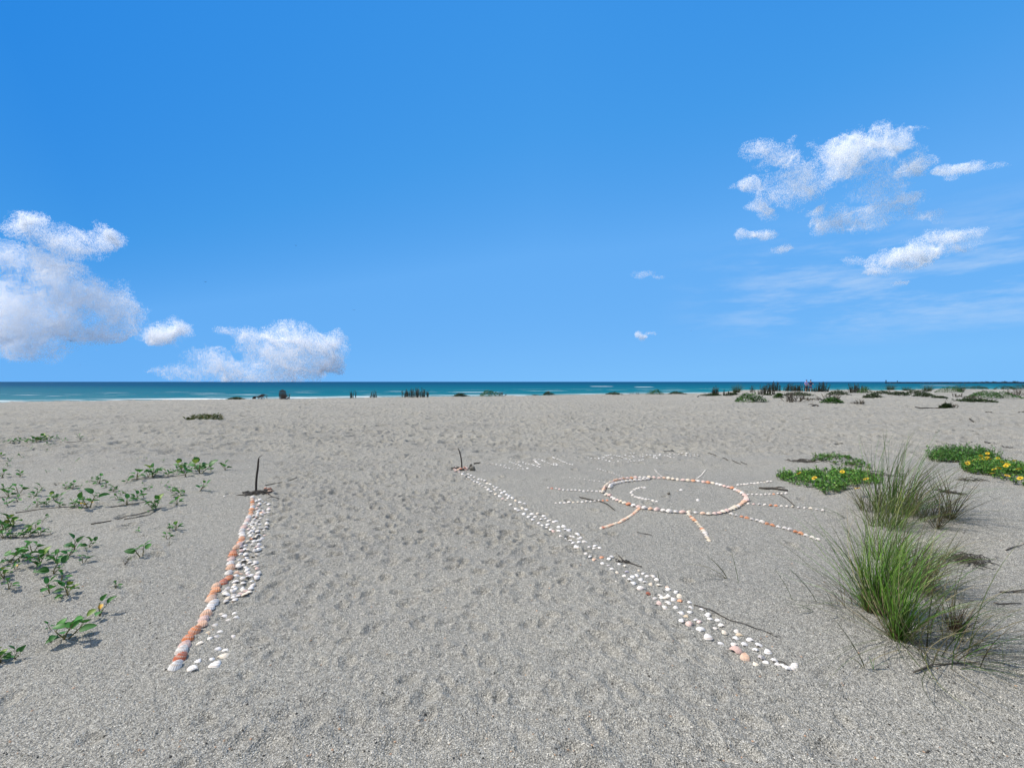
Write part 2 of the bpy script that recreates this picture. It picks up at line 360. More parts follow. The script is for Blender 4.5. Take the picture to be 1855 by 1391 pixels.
sea = MB(); sea.add([(-40000, -300, -1), (40000, -300, -1), (40000, 40000, -1), (-40000, 40000, -1)], [(0, 1, 2, 3)])
sea = put('sea', sea.mesh('sea', M['sea'], False)); sea['kind'] = 'structure'

# ------------------------------------------------------------------ shells
def shell_mesh(name, ribs, H, nt=25, nr=7, wid=1.0, skew=0.0, sharp=1.0):
    """A domed half shell, 1 wide and about 0.9 long, hinge at -y, resting on its rim."""
    mb = MB(); vs, cs = [], []
    for i in range(nt):
        th = (i / (nt - 1) - .5) * 2
        a = th * 1.72; ro = .90 * (1 - .40 * abs(th) ** 2.6) 
        for j in range(nr):
            q = (j / (nr - 1)) ** .85
            x = math.sin(a * (.62 + .38 * q)) * ro * q * .56 * wid; y = -.45 + (math.cos(a * .80) * .5 + .5) * ro * q * 1.0 + (1 - q) * .0
            x += skew * (y + .45) * .3
            prof = (1 - (2 * min(max((q + .12) / 1.12, 0), 1) - 1) ** 2) ** .62 * (1 - .55 * abs(th) ** 2)
            rb = math.cos(th * ribs * math.pi) if ribs else 0
            z = H * prof * (1 + .05 * rb * sharp) + .012 * rb * q * sharp + .01
            e = 1 + .018 * rb * q * sharp
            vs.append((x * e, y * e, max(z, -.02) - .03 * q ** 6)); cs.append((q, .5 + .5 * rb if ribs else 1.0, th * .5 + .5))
    fs = [(i * nr + j, (i + 1) * nr + j, (i + 1) * nr + j + 1, i * nr + j + 1) for i in range(nt - 1) for j in range(nr - 1)]
    mb.add(vs, [f[::-1] for f in fs], cs)
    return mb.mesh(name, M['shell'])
COCKLE = [shell_mesh('cockle', 11, .34, 45, 8), shell_mesh('cockle_b', 9, .38, 37, 8, 1.08, .2), shell_mesh('cockle_c', 13, .30, 53, 8, .95, -.15)]
CLAM = [shell_mesh('clam', 0, .26, 21, 7, 1.12, .25), shell_mesh('clam_b', 0, .22, 21, 7, 1.05, -.3), shell_mesh('clam_c', 14, .24, 57, 7, 1.0, .1, .35)]
TONES = {'orange': ((.72, .24, .075), (.66, .19, .05), (.76, .31, .12)), 'rust': ((.55, .12, .04), (.50, .14, .06)), 'peach': ((.78, .47, .30), (.80, .53, .37)),
         'pink': ((.75, .52, .46), (.78, .58, .53)), 'white': ((.83, .81, .77), (.80, .79, .77), (.85, .82, .76)), 'cream': ((.80, .70, .54), (.80, .73, .60)),
         'grey': ((.55, .55, .56), (.50, .49, .47)), 'mauve': ((.40, .38, .46), (.45, .40, .46)), 'tan': ((.58, .50, .34), (.55, .44, .28))}
WORD = {'orange': 'orange', 'rust': 'rust red', 'peach': 'peach', 'pink': 'pale pink', 'white': 'white', 'cream': 'cream', 'grey': 'grey', 'mauve': 'mauve grey', 'tan': 'tan'}
def pick(*w):                                     # pick('white', 6, 'orange', 1)
    return random.choices(w[0::2], w[1::2])[0]
SHELLS = []                                       # kind, u, v, width in metres, tone, label, group, yaw or None, tilt
def shell(kind, u, v, w, tone, label, group, yaw=None, tilt=0.0, lift=0.0):
    SHELLS.append([kind, u, v, w, tone, label, group, yaw, tilt, lift])
def along(pts, step_m):                           # photo polyline -> evenly spaced photo points, step in metres on the sand
    out = []; carry = 0.0
    for (u0, v0), (u1, v1) in zip(pts, pts[1:]):
        x0, y0 = flat(u0, v0); x1, y1 = flat(u1, v1); L = math.hypot(x1 - x0, y1 - y0); d = carry
        while d < L:
            k = d / L; x, y = x0 + (x1 - x0) * k, y0 + (y1 - y0) * k
            out.append((CX + x / y * F, HZ + CH * F / y, math.atan2(y1 - y0, x1 - x0))); d += step_m
        carry = d - L
    return out
Z = lambda pts, ou, ov, s: [(ou + x / s, ov + y / s) for x, y in pts]

# the row of big cockles on the border that runs to the taller stick
rowp = Z([(165,1375),(200,1310),(210,1255),(235,1210),(265,1160),(315,1105),(365,1055),(380,1018),(400,975),(425,930),(450,897),(435,866),(440,832),(470,795),(475,765),(525,738),(565,703),(565,664),(585,627),(580,597),(585,562),(600,530),(600,503),(625,477),(645,455),(655,430),(665,407),(670,386),(665,365),(665,341),(680,316),(695,291),(710,266),(715,242),(730,224),(735,206),(740,186),(745,165),(745,146),(745,126),(745,106),(745,90)], 280, 880, 4.19)
rowc = 'white rust white pink orange orange peach pink peach white white peach orange orange peach rust orange white peach white pink orange rust peach pink orange orange white white white pink white pink white peach orange orange white peach orange peach white'.split()
for i, ((u, v), c) in enumerate(zip(rowp, rowc)):
    shell('cockle_shell', u, v, .089 + random.uniform(-.008, .010) - .00035 * i, c, f'{WORD[c]} ribbed cockle, {nth(i + 1)} up the single row leading to the taller stick', 'big cockles in the single row', math.pi + random.uniform(-.35, .35), .12, .004)
# white shells heaped beside that row
def edge(pts, v):
    for (u0, v0), (u1, v1) in zip(pts, pts[1:]):
        if min(v0, v1) <= v <= max(v0, v1) and v0 != v1: return u0 + (u1 - u0) * (v - v0) / (v1 - v0)
    return pts[-1][0]
lo = Z([(772,92),(765,220),(735,260),(690,400),(660,470),(640,560),(625,640),(600,720),(530,790),(505,850),(500,885)], 280, 880, 4.19)
hi = Z([(850,92),(888,165),(860,240),(850,330),(850,390),(795,425),(830,470),(785,540),(778,600),(785,650),(800,700),(790,745),(700,830),(640,865),(560,885)], 280, 880, 4.19)
heap, tries = [], 0
while len(heap) < 140 and tries < 9000:
    tries += 1; v = random.uniform(901, 1091); a, b = edge(lo, v), edge(hi, v)
    if b <= a: continue
    u = random.uniform(a, b); x, y = flat(u, v); w = random.uniform(.040, .059)
    if all(math.hypot(x - p[2], y - p[3]) > .70 * (w + p[4]) / 2 for p in heap): heap.append((u, v, x, y, w))
heap.sort(key=lambda p: -p[1])
for i, (u, v, x, y, w) in enumerate(heap):
    c = pick('white', 9, 'cream', 3, 'grey', 4, 'pink', 1.6, 'peach', 1, 'orange', .5)
    shell('clam_shell', u, v, w, c, f'{WORD[c]} clam shell, {nth(i + 1)} from the bottom of the packed heap under the taller stick', 'shells packed below the taller stick', None, random.uniform(-.3, .3), random.uniform(0, .02))
for i, (u, v) in enumerate(sorted(Z([(605,965),(615,1000),(505,970),(460,1055),(495,1105),(595,1140),(420,1155),(350,1190),(410,1110),(480,1235),(540,1240),(525,1290),(325,1330),(465,1360),(435,1310),(285,1388),(530,985),(560,1010),(470,1140)], 280, 880, 4.19), key=lambda p: -p[1])):
    c = pick('white', 6, 'cream', 1, 'tan', 1, 'grey', 1); big = 1.6 if (i in (0, 1, 4)) else 1.0
    shell('clam_shell', u, v, random.uniform(.038, .054) * big, c, f'{WORD[c]} clam shell lying loose, {nth(i + 1)} up the bare sand beside the cockle row', 'shells strayed from the cockle row')
# the loose border beside the shell sun
bp = Z([(125,252),(150,275),(185,290),(212,306),(240,325),(265,340),(290,355),(315,364),(340,375),(365,390),(390,405),(415,424),(440,440),(480,465),(510,483),(540,505),(570,520),(610,560),(655,595),(685,610),(730,640),(770,665),(805,690),(860,720),(890,740),(930,760),(965,775),(985,790),(1050,835),(1095,855),(1135,875),(1165,895),(1200,935)], 800, 800, 4.882)
up = Z([(150,262),(195,278),(235,290),(260,300),(290,318),(330,335),(355,338),(380,350),(405,368),(430,378),(460,400),(490,408),(470,425),(520,430),(555,440),(535,455),(575,470),(600,480),(590,500),(625,500),(655,522),(690,535),(730,550),(745,600),(715,590),(800,640),(850,640),(830,665),(900,660),(880,690),(920,680),(945,700),(960,695),(990,710),(1010,705),(940,735),(1035,755),(1075,748),(1040,790),(1095,780),(1130,785),(1140,835),(1165,845),(1150,860),(1200,820),(1210,860),(1230,850),(1270,888),(1215,890)], 800, 800, 4.882)
near = Z([(140,15),(160,36),(175,48),(215,5),(290,33),(318,47),(283,50),(250,40),(230,85),(255,103),(283,127),(337,150),(380,165),(405,188),(437,212),(487,237),(520,262),(545,287),(597,322),(645,358),(717,418),(757,447),(903,512),(870,535),(925,563),(995,602),(1047,650),(1130,692),(1235,740),(1295,783),(1365,830),(400,105),(383,118),(335,112),(450,155),(490,170),(500,208),(545,243),(585,200),(613,220),(570,232),(640,238),(680,240),(705,260),(665,293),(720,298),(620,278),(600,262),(775,312),(783,328),(835,345),(725,368),(778,368),(765,385),(735,380),(855,375),(860,405),(815,395),(780,418),(830,445),(693,388),(930,448),(925,415),(928,480),(867,487),(1003,463),(1047,490),(1040,505),(1060,530),(968,535),(990,545),(1115,535),(1138,567),(1095,590),(1157,617),(1240,607),(1233,655),(1262,630),(1330,667),(1290,697),(1390,705),(1223,697),(1368,735),(1450,748),(1410,790),(1443,820),(1490,805),(1515,832),(1550,840),(1635,840),(1610,856),(1580,858)], 1000, 980, 3.71)
pinks = {(1235,740): 'pink', (1295,783): 'peach', (283,127): 'peach', (335,112): 'orange', (500,208): 'mauve', (645,358): 'rust', (717,418): 'pink', (775,312): 'peach', (860,405): 'orange', (903,512): 'tan', (925,563): 'pink', (1262,630): 'tan', (437,212): 'cream'}
pinks = {(1000 + a / 3.71, 980 + b / 3.71): c for (a, b), c in pinks.items()}
bigs = {(1235,740): .088, (1295,783): .076, (1047,650): .072, (995,602): .066, (597,322): .066, (1390,705): .058, (855,375): .06, (925,563): .058, (1410,790): .056, (1137,567): .055, (717,418): .05, (645,358): .055}
bigs = {(1000 + a / 3.71, 980 + b / 3.71): c for (a, b), c in bigs.items()}
allb = [(u, v) for u, v in bp + up + near]
allb.sort(key=lambda p: -p[1])
for i, (u, v) in enumerate(allb):
    c = pinks.get((u, v)) or pick('white', 12, 'cream', 1.5, 'pink', .8, 'grey', .6); w = bigs.get((u, v), random.uniform(.038, .052) if v > 970 else random.uniform(.050, .066))
    kind = 'cockle_shell' if (u, v) in bigs and c not in ('white',) else 'clam_shell'
    shell(kind, u, v, w, c, f'{WORD[c]} {kind.split("_")[0]} shell, {nth(i + 1)} from the bottom of the loose border toward the shorter stick', 'shells of the loose border', None, random.uniform(-.15, .15), .004)
for i, (u, v) in enumerate(Z([(215,890),(255,860),(285,910),(240,940),(330,925),(360,960),(390,880),(420,900),(455,850),(480,885),(510,865),(535,900),(560,850),(590,880)], 810, 795, 16.36)):
    c = pick('pink', 2, 'rust', 2, 'peach', 2)
    shell('cockle_shell', u, v + 1.5, .06, c, f'{WORD[c]} cockle, {nth(i + 1)} across the small pile round the foot of the shorter stick', 'cockles round the shorter stick', None, random.uniform(-.5, .5), random.uniform(0, .03))
for i, (u, v) in enumerate(Z([(540,1090),(575,1055),(600,1100),(640,1070),(650,1120),(690,1090),(625,1165),(700,1130),(740,1110)], 440, 810, 13.9)):
    c = pick('rust', 2, 'peach', 1)
    shell('cockle_shell', u, v, .05, c, f'{WORD[c]} cockle, {nth(i + 1)} across the small pile beside the foot of the taller stick', 'cockles beside the taller stick', None, random.uniform(-.5, .5), random.uniform(0, .02))
# the shell sun
ring = Z([(455,250),(468,217),(495,190),(545,173),(600,164),(660,160),(720,158),(780,160),(840,162),(880,168),(930,175),(985,178),(1040,182),(1095,190),(1150,200),(1200,215),(1255,230),(1300,250),(1340,275),(1355,300),(1325,322),(1290,342),(1245,362),(1195,378),(1140,388),(1090,388),(1020,378),(965,377),(910,375),(855,372),(805,362),(760,358),(710,350),(655,338),(605,325),(565,310),(530,295),(495,275),(462,262)], 960, 820, 3.435)
for i, (u, v, a) in enumerate(along(ring, .078)):
    c = pick('peach', 5, 'pink', 6, 'white', 4, 'cream', 5, 'orange', .7, 'rust', .4)
    shell('cockle_shell', u, v, random.uniform(.064, .090), c, f'{WORD[c]} cockle, {nth(i + 1)} clockwise round the ring of the shell sun', 'cockles in the ring of the sun', a - math.pi / 2 + random.uniform(-.3, .3), random.uniform(.1, .35), .012)
for i, (u, v, a) in enumerate(along(Z([(498,222),(505,205),(540,193),(575,186),(620,180),(670,175),(735,168)], 960, 820, 3.435), .085)):
    shell('cockle_shell', u, v, .085, 'white', f'white cockle, {nth(i + 1)} along the doubled inner edge of the sun ring', 'cockles in the ring of the sun', a - math.pi / 2, .2, .01)
RAYS = [('rusty-tipped ray toward the shorter stick', [(440,243),(330,240),(210,232),(110,222)], 'white', .060, ('rust', 3)),
        ('ray crossed by a forked twig', [(480,298),(410,303),(300,310),(150,315)], 'white', .060, ('orange', 0)),
        ('thick packed orange ray', [(682,347),(655,372),(620,400),(560,435),(440,475)], 'mix', .034, None),
        ('ray pointing at the camera', [(990,392),(1015,418),(1040,440),(1062,465),(1080,490),(1098,520),(1118,558)], 'mix2', .075, None),
        ('longest ray pointing at the tall grass', [(1252,386),(1330,405),(1420,430),(1510,458),(1600,480),(1700,515),(1800,548)], 'mix3', .064, None),
        ('ray ending under dry blades', [(1360,325),(1500,335),(1650,345),(1850,366)], 'white', .064, ('orange', 4)),
        ('ray beside the dark forked log', [(1358,270),(1480,268),(1610,262)], 'white', .064, ('orange', 5)),
        ('ray ending at the small flower patch', [(1295,210),(1400,200),(1512,190)], 'white', .066, None),
        ('short solid ray toward the water', [(1032,175),(1052,155),(1070,140),(1092,112)], 'white', .045, None),
        ('thin short ray toward the water', [(825,158),(790,125),(775,105)], 'white', .085, None),
        ('slanting ray toward the writing', [(590,158),(500,125),(410,100)], 'white', .085, None),
        ('faint ray toward the shorter stick', [(465,187),(350,170),(240,155)], 'white', .090, None)]
for nm, pts, pal, step, spot in RAYS:
    for i, (u, v, a) in enumerate(along(Z(pts, 960, 820, 3.435), step)):
        c = pick('white', 8, 'cream', 2, 'pink', 1) if pal == 'white' else pick('peach', 4, 'orange', 2, 'cream', 3, 'rust', 1) if pal == 'mix' else pick('cream', 3, 'white', 3, 'peach', 2, 'orange', 1) if pal == 'mix2' else ('orange' if i % 5 in (2, 3) else 'white')
        if spot and ((spot[0] == 'rust' and u < 1003) or (spot[0] == 'orange' and i in (spot[1], spot[1] + 1))): c = spot[0]
        shell('cockle_shell', u, v, (random.uniform(.040, .056) if step > .05 else .046) * (1.25 if 'camera' in nm or 'longest' in nm else 1) * (.66 if 'water' in nm or 'writing' in nm or 'faint' in nm else 1), c, f'{WORD[c]} cockle, {nth(i + 1)} from the ring along the {nm}', 'cockles in the rays of the sun', a + random.uniform(-.6, .6), random.uniform(0, .3), .006)
for i, (u, v) in enumerate(Z([(715,218),(697,218),(680,221),(663,226),(650,232),(637,241),(630,251),(640,265),(655,273),(670,279),(686,283),(702,286),(720,289),(740,293),(765,299),(790,305)], 960, 820, 3.435)):
    shell('cockle_shell', u, v, .055, 'white', f'white shell, {nth(i + 1)} along the hooked line inside the sun ring', 'shells inside the ring')
for i, (u, v) in enumerate(Z([(940,233),(1045,298)], 960, 820, 3.435)):
    shell('cockle_shell', u, v, .065, 'white', 'lone white shell inside the ring, ' + ('on its seaward side' if i == 0 else 'on its camera side'), 'shells inside the ring')
# the writing laid out in small shells, stroke by stroke
W1, W2, W3 = (890, 815), (1040, 810), (1150, 805)
STROKES = [(W1, [(30,300),(130,318),(205,322),(270,330),(340,340)]), (W1, [(260,362),(310,385),(360,387),(410,405),(490,405),(580,405),(655,402),(740,397),(780,390)]),
           (W1, [(385,255),(440,275),(480,290),(520,305),(570,320),(620,345),(670,352)]), (W1, [(510,248),(570,258),(640,270),(700,280),(755,300),(830,302),(870,325),(925,335),(985,350),(1060,372)]),
           (W1, [(905,215),(930,245),(960,280),(1010,315)]), (W1, [(1000,205),(1060,215),(1095,240),(1135,258),(1180,270),(1215,288),(1260,300),(1310,322)]), (W1, [(1320,272),(1370,300),(1385,340),(1310,322)]),
           (W1, [(1290,155),(1330,185),(1385,200),(1430,218),(1480,235),(1525,260),(1580,285),(1640,300),(1710,318)]),
           (W2, [(235,208),(300,228),(385,235),(470,250),(560,265),(665,280),(755,298),(840,308),(910,310),(955,328)]), (W2, [(520,240),(600,232),(640,215)]), (W2, [(650,188),(700,210),(755,232),(800,260)]),
           (W2, [(720,175),(780,165),(840,178),(895,193),(955,208),(1030,228),(1100,255),(1165,268)]), (W2, [(1080,172),(1150,182),(1215,195),(1275,215),(1335,215)]), (W2, [(1390,208),(1480,195),(1570,205),(1650,222),(1745,247)]),
           (W2, [(1140,317),(1215,302),(1310,294),(1370,292),(1420,287),(1470,258)]), (W2, [(1180,148),(1260,145),(1330,160),(1430,145),(1520,160),(1620,178),(1700,182),(1800,170)]),
           (W3, [(430,240),(520,240),(540,210)]), (W3, [(620,245),(690,245),(760,285),(830,282)]), (W3, [(740,213),(800,213),(880,222),(960,220),(1000,232),(1100,243),(1180,250),(1250,250),(1320,245),(1390,235)]), (W3, [(920,180),(1000,190),(1050,195),(1150,215),(1280,225)])]
for k, ((ou, ov), pts) in enumerate(STROKES):
    for i, (u, v, a) in enumerate(along(Z(pts, ou, ov, 11.594), .098 if k != 4 else .05)):
        c = pick('white', 8, 'cream', 1) if k != 1 else pick('pink', 3, 'peach', 2, 'white', 1)
        shell('clam_shell', u + random.uniform(-.6, .6), v + random.uniform(-.4, .4), random.uniform(.038, .056), c, f'small {WORD[c]} shell, {nth(i + 1)} along the {nth(k + 1)} stroke of the writing in shells', 'shells of the writing', None, 0, .006)

sizes = {}
for s in SHELLS: sizes.setdefault(s[0], []).append(s[3] / CH * (s[2] - HZ))
cut = {k: sorted(v)[-290] if len(v) > 300 else 0 for k, v in sizes.items()}
rest = {}
for kind, u, v, w, tone, label, group, yaw, tilt, lift in SHELLS:
    x, y, z = G(u, v); me = random.choice(COCKLE if kind == 'cockle_shell' else CLAM)
    yaw = random.uniform(0, 6.28) if yaw is None else yaw
    rot = (tilt, random.uniform(-.12, .12), yaw); sc = w * random.uniform(.94, 1.06); cc = random.choice(TONES[tone])
    if w / CH * (v - HZ) < cut[kind]:
        rest.setdefault(kind, []).append((me, (x, y, z + lift), rot, sc, cc)); continue
    o = put(kind, me, (x, y, z + lift - .004), rot, (sc * random.uniform(.93, 1.07), sc, sc * random.uniform(.85, 1.15)))
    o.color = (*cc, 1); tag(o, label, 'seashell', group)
from mathutils import Euler, Matrix
for kind, L in rest.items():                      # the few smallest beyond three hundred
    mb = MB()
    for me, loc, rot, sc, cc in L:
        mt = Matrix.Translation(loc) @ Euler(rot).to_matrix().to_4x4() @ Matrix.Scale(sc, 4)
        mb.add([mt @ q.co for q in me.vertices], [tuple(p.vertices) for p in me.polygons], [tuple(d.color)[:3] for d in me.color_attributes['tone'].data])
    o = put('tiny_seashells', mb.mesh('tiny_seashells', M['shell'])); o.color = (.82, .80, .76, 1); o['kind'] = 'stuff'
    tag(o, 'tiny white shells finishing the far strokes of the shell writing', 'seashells')

# ------------------------------------------------------------------ sticks, stones, twigs
def hash01(i): return (math.sin(i * 127.1 + 3.7) * 43758.5453) % 1.0
def stick(pts, r0, r1, n=9):
    mb = MB(); mb.tube(pts, [r0 + (r1 - r0) * i / (len(pts) - 1) * 1.0 + .12 * r0 * (hash01(i) - .5) for i in range(len(pts))], n); return mb
k = px(891); x, y, z = G(465, 891)
st = put('driftwood_stick', stick([((dx) * k, 0, h * k) for dx, h in ((0, -8), (-1, 2), (-1, 14), (0, 28), (2, 42), (3, 54), (3.5, 59.5))], .0155, .0135).mesh('stick', M['drift']), (x, y, z))
tag(st, 'taller dark driftwood stick standing upright with a bent twig at its tip', 'stick')
put('side_twig', stick([((dx) * k, 0, h * k) for dx, h in ((3.2, 58.5), (3, 60.5), (6, 63.5), (10.5, 66))], .006, .004, 6).mesh('side_twig', M['drift']), parent=st)
k = px(849); x, y, z = G(837, 849)
st = put('driftwood_stick', stick([(dx * k, 0, h * k) for dx, h in ((.5, -6), (-.5, 4), (-.8, 12), (-2, 21), (-4, 29), (-6, 35), (-7.5, 37.5))], .0145, .009).mesh('stick', M['drift']), (x, y, z))
tag(st, 'shorter dark leaning driftwood stick with a stub of broken branch', 'stick')
put('side_twig', stick([(dx * k, 0, h * k) for dx, h in ((-4, 29.2), (-2.8, 29.6), (-1.6, 31))], .006, .004, 6).mesh('side_twig', M['drift']), parent=st)
for (u, v, w, h, sd, lab) in ((856, 852.5, 11, 9, 1, 'rounded mossy brown stone beside the foot of the shorter stick'), (853, 849, 6, 10, 2, 'upright dark stone leaning behind the rounded mossy stone'), (1211.5, 896, 5, 4.5, 3, 'small dark pebble lying alone inside the shell ring')):
    x, y, z = G(u, v); q = px(v); mb = MB(); mb.ball((0, 0, h * q * .4), (w * q * .5, w * q * .45, h * q * .55), 16, 10, lump=.35, seed=sd)
    tag(put('stone', mb.mesh('stone', M['rock']), (x, y, z)), lab, 'stone')
def weed(u, v, w, h, n, lab, name='seaweed_pile', m='weed', r=.004):
    x, y, z = G(u, v); q = px(v); W = w * q / 2; mb = MB(); rr = random.Random(int(u * 7 + v)); allp = []
    for i in range(n):
        a = rr.uniform(0, 6.28); cx, cy = rr.gauss(0, .42) * W, rr.gauss(0, .45) * W * .7; L = rr.uniform(.12, .45) * W; H = rr.random() ** 2 * h * q
        pts = []
        for j in range(5):
            t = j / 4 - .5; px_, py_ = cx + math.cos(a + t * 1.2) * L * t * 2, cy + math.sin(a + t * 1.2) * L * t * 2
            pts.append((px_, py_, .004 + H * (1 - 3.2 * t * t) * .8))
        allp.append(pts)
    hh = height(np.array([[x + p[0] for p in q] for q in allp]), np.array([[y + p[1] for p in q] for q in allp])) - z
    for q, g in zip(allp, hh): mb.tube([(p[0], p[1], p[2] + e) for p, e in zip(q, g)], [r * .6, r, r * 1.2, r, r * .5], 5)
    return tag(put(name, mb.mesh(name, M[m]), (x, y, z)), lab, 'seaweed' if m == 'weed' else 'dead plant')
weed(466, 893, 52, 4, 60, 'dark dried seaweed heaped round the foot of the taller stick', r=.007)
weed(832, 850, 34, 4, 26, 'strip of dark dried seaweed behind the foot of the shorter stick', r=.007)
weed(1752, 1017, 84, 12, 110, 'black crinkled seaweed spread on sand beyond the tall front grass', r=.0022)
weed(1722, 903, 42, 5, 60, 'small black seaweed tangle near the spindly brown grass', r=.003)
weed(1850, 749, 22, 5, 25, 'dark seaweed lump on pale sand near the dune bushes', r=.012)
weed(1130, 1018, 22, 4, 26, 'scrap of dark weed caught in the loose shell border', r=.003)
TW = [([(1375,887),(1400,889),(1427,893)], 4.0, 'thick dark log end beside the small flower patch'), ([(1410,896),(1425,906),(1439,918)], 1.6, 'straight dark twig between two rays of the shell sun'),
      ([(1822,1000),(1840,994),(1862,988)], 1.6, 'thin twig at the edge of the bare slope past the seaweed'), ([(1812,1075),(1835,1074),(1870,1071)], 3.0, 'dark flat driftwood strip beyond the tall front grass'),
      ([(1801,1096),(1822,1097),(1850,1096)], 2.6, 'olive dry seed stalk lying below the driftwood strip'), ([(1655,1222),(1690,1208),(1730,1205),(1775,1203)], 3.4, 'long dark stalk lying in front of the tall grass'),
      ([(1372,1140),(1390,1147),(1410,1156)], 1.4, 'thin twig tip at the lower end of the long curved twig'), ([(1760,803),(1768,803),(1776,804)], 1.5, 'short dark twig behind the bright yellow flowered patch'),
      ([(1116,1003),(1132,1019),(1146,1022),(1163,1028)], 2.0, 'bent dark twig lying across the loose shell border'), ([(1257,1097),(1275,1102),(1294,1109),(1323,1125),(1348,1132),(1372,1141)], 2.2, 'long curved dark twig lying over the loose shell border'),
      ([(1404,1197),(1418,1201),(1431,1210)], 2.2, 'short dark twig among white shells at the border bottom'), ([(1050,901),(1068,906),(1085,908),(1100,914),(1113,925)], 2.2, 'curved twig crossing a sun ray near the ring'),
      ([(1154,965),(1168,968),(1181,971)], 1.4, 'pair of thin dry blades lying below the thick orange ray'), ([(1201,819),(1212,817.5),(1222,817)], 1.6, 'dark twig just above the shell writing'),
      ([(1283,822),(1291,823),(1297,826)], 1.5, 'short twig past the end of the shell writing'), ([(1308,831),(1319,836)], 1.5, 'first of three twigs trailing from the shell writing'),
      ([(1326,836),(1334,839),(1342,842)], 1.6, 'second of three twigs trailing from the shell writing'), ([(1342,838),(1353,842)], 1.4, 'third of three twigs trailing from the shell writing'),
      ([(1470,737),(1476,735.5),(1482,736.5)], 3.0, 'dark driftwood lump below the low grey twiggy shrub'), ([(1285,725),(1296,726)], 1.3, 'thin grey twig on smooth sand near the wading bird'),
      ([(1451,759),(1460,758.5),(1469,759)], 1.2, 'thin dark twig in the middle of the open beach'), ([(1512,806),(1522,804.5),(1530,805)], 1.3, 'short twig on the sand seaward of the tall grass'),
      ([(1757,760.5),(1760,763),(1763.5,765.5)], 3.4, 'dark wedge of driftwood lying alone on the pale beach'), ([(1758,805),(1780,805)], 1.5, 'straight twig seaward of the bright flowered patch'),
      ([(1783,804),(1801,804)], 2.0, 'dark rough twig in line behind the flowered patch'), ([(1815,809),(1825,811),(1834,813)], 2.2, 'curved dark twig beyond the bright flowered patch'),
      ([(1746,780),(1755,780.5),(1764,782)], 1.4, 'pale weathered twig on open sand'), ([(1680,781),(1690,781),(1702,783)], 1.2, 'thin curved twig on the open beach landward of the mat with flowers'),
      ([(1786,747),(1796,748.5)], 2.2, 'small dark stick in front of the long low dune mat'), ([(1658,740.5),(1680,740),(1703,741)], 2.8, 'dark weathered log behind a low dune plant'),
      ([(225,941),(248,938),(270,933),(293,921)], 1.6, 'lower of two bare vine runners on the sand'), ([(165,951),(200,944),(230,937),(262,930),(293,921)], 1.9, 'long bare vine runner among the vine sprigs'),
      ([(480.5,880),(510,874),(538,868)], 1.6, 'straight thin twig lying behind the taller stick'), ([(484,893),(492,900),(506,904)], 1.6, 'curved dry stem at the foot of the taller stick'),
      ([(859,840.5),(865,839.5),(870,839)], 2.6, 'short thick twig beyond the mossy stone'), ([(817,849),(824,847),(830,846.5)], 2.2, 'forked dark twig against the foot of the shorter stick'),
      ([(108,803),(135,801),(158,798),(172,794)], 1.3, 'runner trailing from the far vine mat'), ([(0,903),(17,902),(45,896)], 1.4, 'short runner beside the edge of the vine bed'),
      ([(28,931),(60,926),(112,921),(160,921)], 1.5, 'runner under the row of mid vine sprigs'), ([(200,920),(230,915),(275,910)], 1.3, 'runner joining two leafy sprigs'), ([(238,870),(290,866),(335,862)], 1.4, 'runner under the tallest far sprigs'),
      ([(0,974),(40,974),(95,968)], 1.5, 'dark runner beneath the broad leafy vine clump')]
for i, (pts, t, lab) in enumerate(TW):
    P3 = []
    for (u0, v0), (u1, v1) in zip(pts, pts[1:] + pts[-1:]):
        for q in ((0, .5) if (u0, v0) != (u1, v1) else (0,)): P3.append(G(u0 + (u1 - u0) * q, v0 + (v1 - v0) * q))
    r = max(t * px(pts[0][1]) * .5, .0018); o = Vector(P3[0]); mb = MB()
    rr = [r * (.75 + .5 * hash01(i * 9 + j)) * (1 - .45 * j / len(P3)) for j in range(len(P3))]
    mb.tube([Vector(p) - o + Vector((0, 0, r * .8 + .006 * (hash01(i * 5 + j)))) for j, p in enumerate(P3)], rr, 6)
    if i % 3 == 0 and len(P3) > 3:                 # a side shoot
        a = Vector(P3[2]) - o; d = Vector(P3[3]) - Vector(P3[1]); s = Vector((d.y, -d.x, 0)).normalized() * (1 if i % 2 else -1)
        mb.tube([a + Vector((0, 0, r)), a + d * .35 + s * d.length * .25 + Vector((0, 0, r * 2)), a + d * .6 + s * d.length * .5 + Vector((0, 0, r))], [r * .7, r * .5, r * .3], 5)
    run = 'runner' in lab
    tag(put('vine_runner' if run else 'twig', mb.mesh('twig', M['twig']), o), lab, 'vine' if run else 'twig', 'bare runners on the sand' if run else 'twigs on the sand')

# crumbs of broken shell and dark bits strewn over the near sand
rc = np.random.default_rng(3); n_ = 5200; yy = 2.0 + 13 * rc.random(n_) ** 1.7; xx = yy * rc.uniform(-1.15, 1.15, n_); zz = height(xx, yy); mb = MB()
for x, y, z in zip(xx, yy, zz):
    a = rc.uniform(0, 6.28); L = rc.uniform(.0025, .0075) * (1 + .05 * y); W = L * rc.uniform(.4, .9); d = Vector((math.cos(a), math.sin(a), rc.uniform(-.3, .3))) * L; s_ = Vector((-math.sin(a), math.cos(a), rc.uniform(-.3, .3))) * W; p = Vector((x, y, z + .002))
    g = rc.random(); c = (.75, .72, .66) if g < .45 else (.60, .40, .28) if g < .58 else (.05, .045, .04) if g < .85 else (.25, .23, .20)
    mb.add([p + d, p + s_, p - d, p - s_, p + Vector((0, 0, L * .5))], [(0, 1, 4), (1, 2, 4), (2, 3, 4), (3, 0, 4)], c)
o = put('shell_hash', mb.mesh('shell_hash', M['petal'], False)); o['kind'] = 'stuff'; tag(o, 'crumbs of broken shell and dark grit strewn over the sand', 'shell grit')

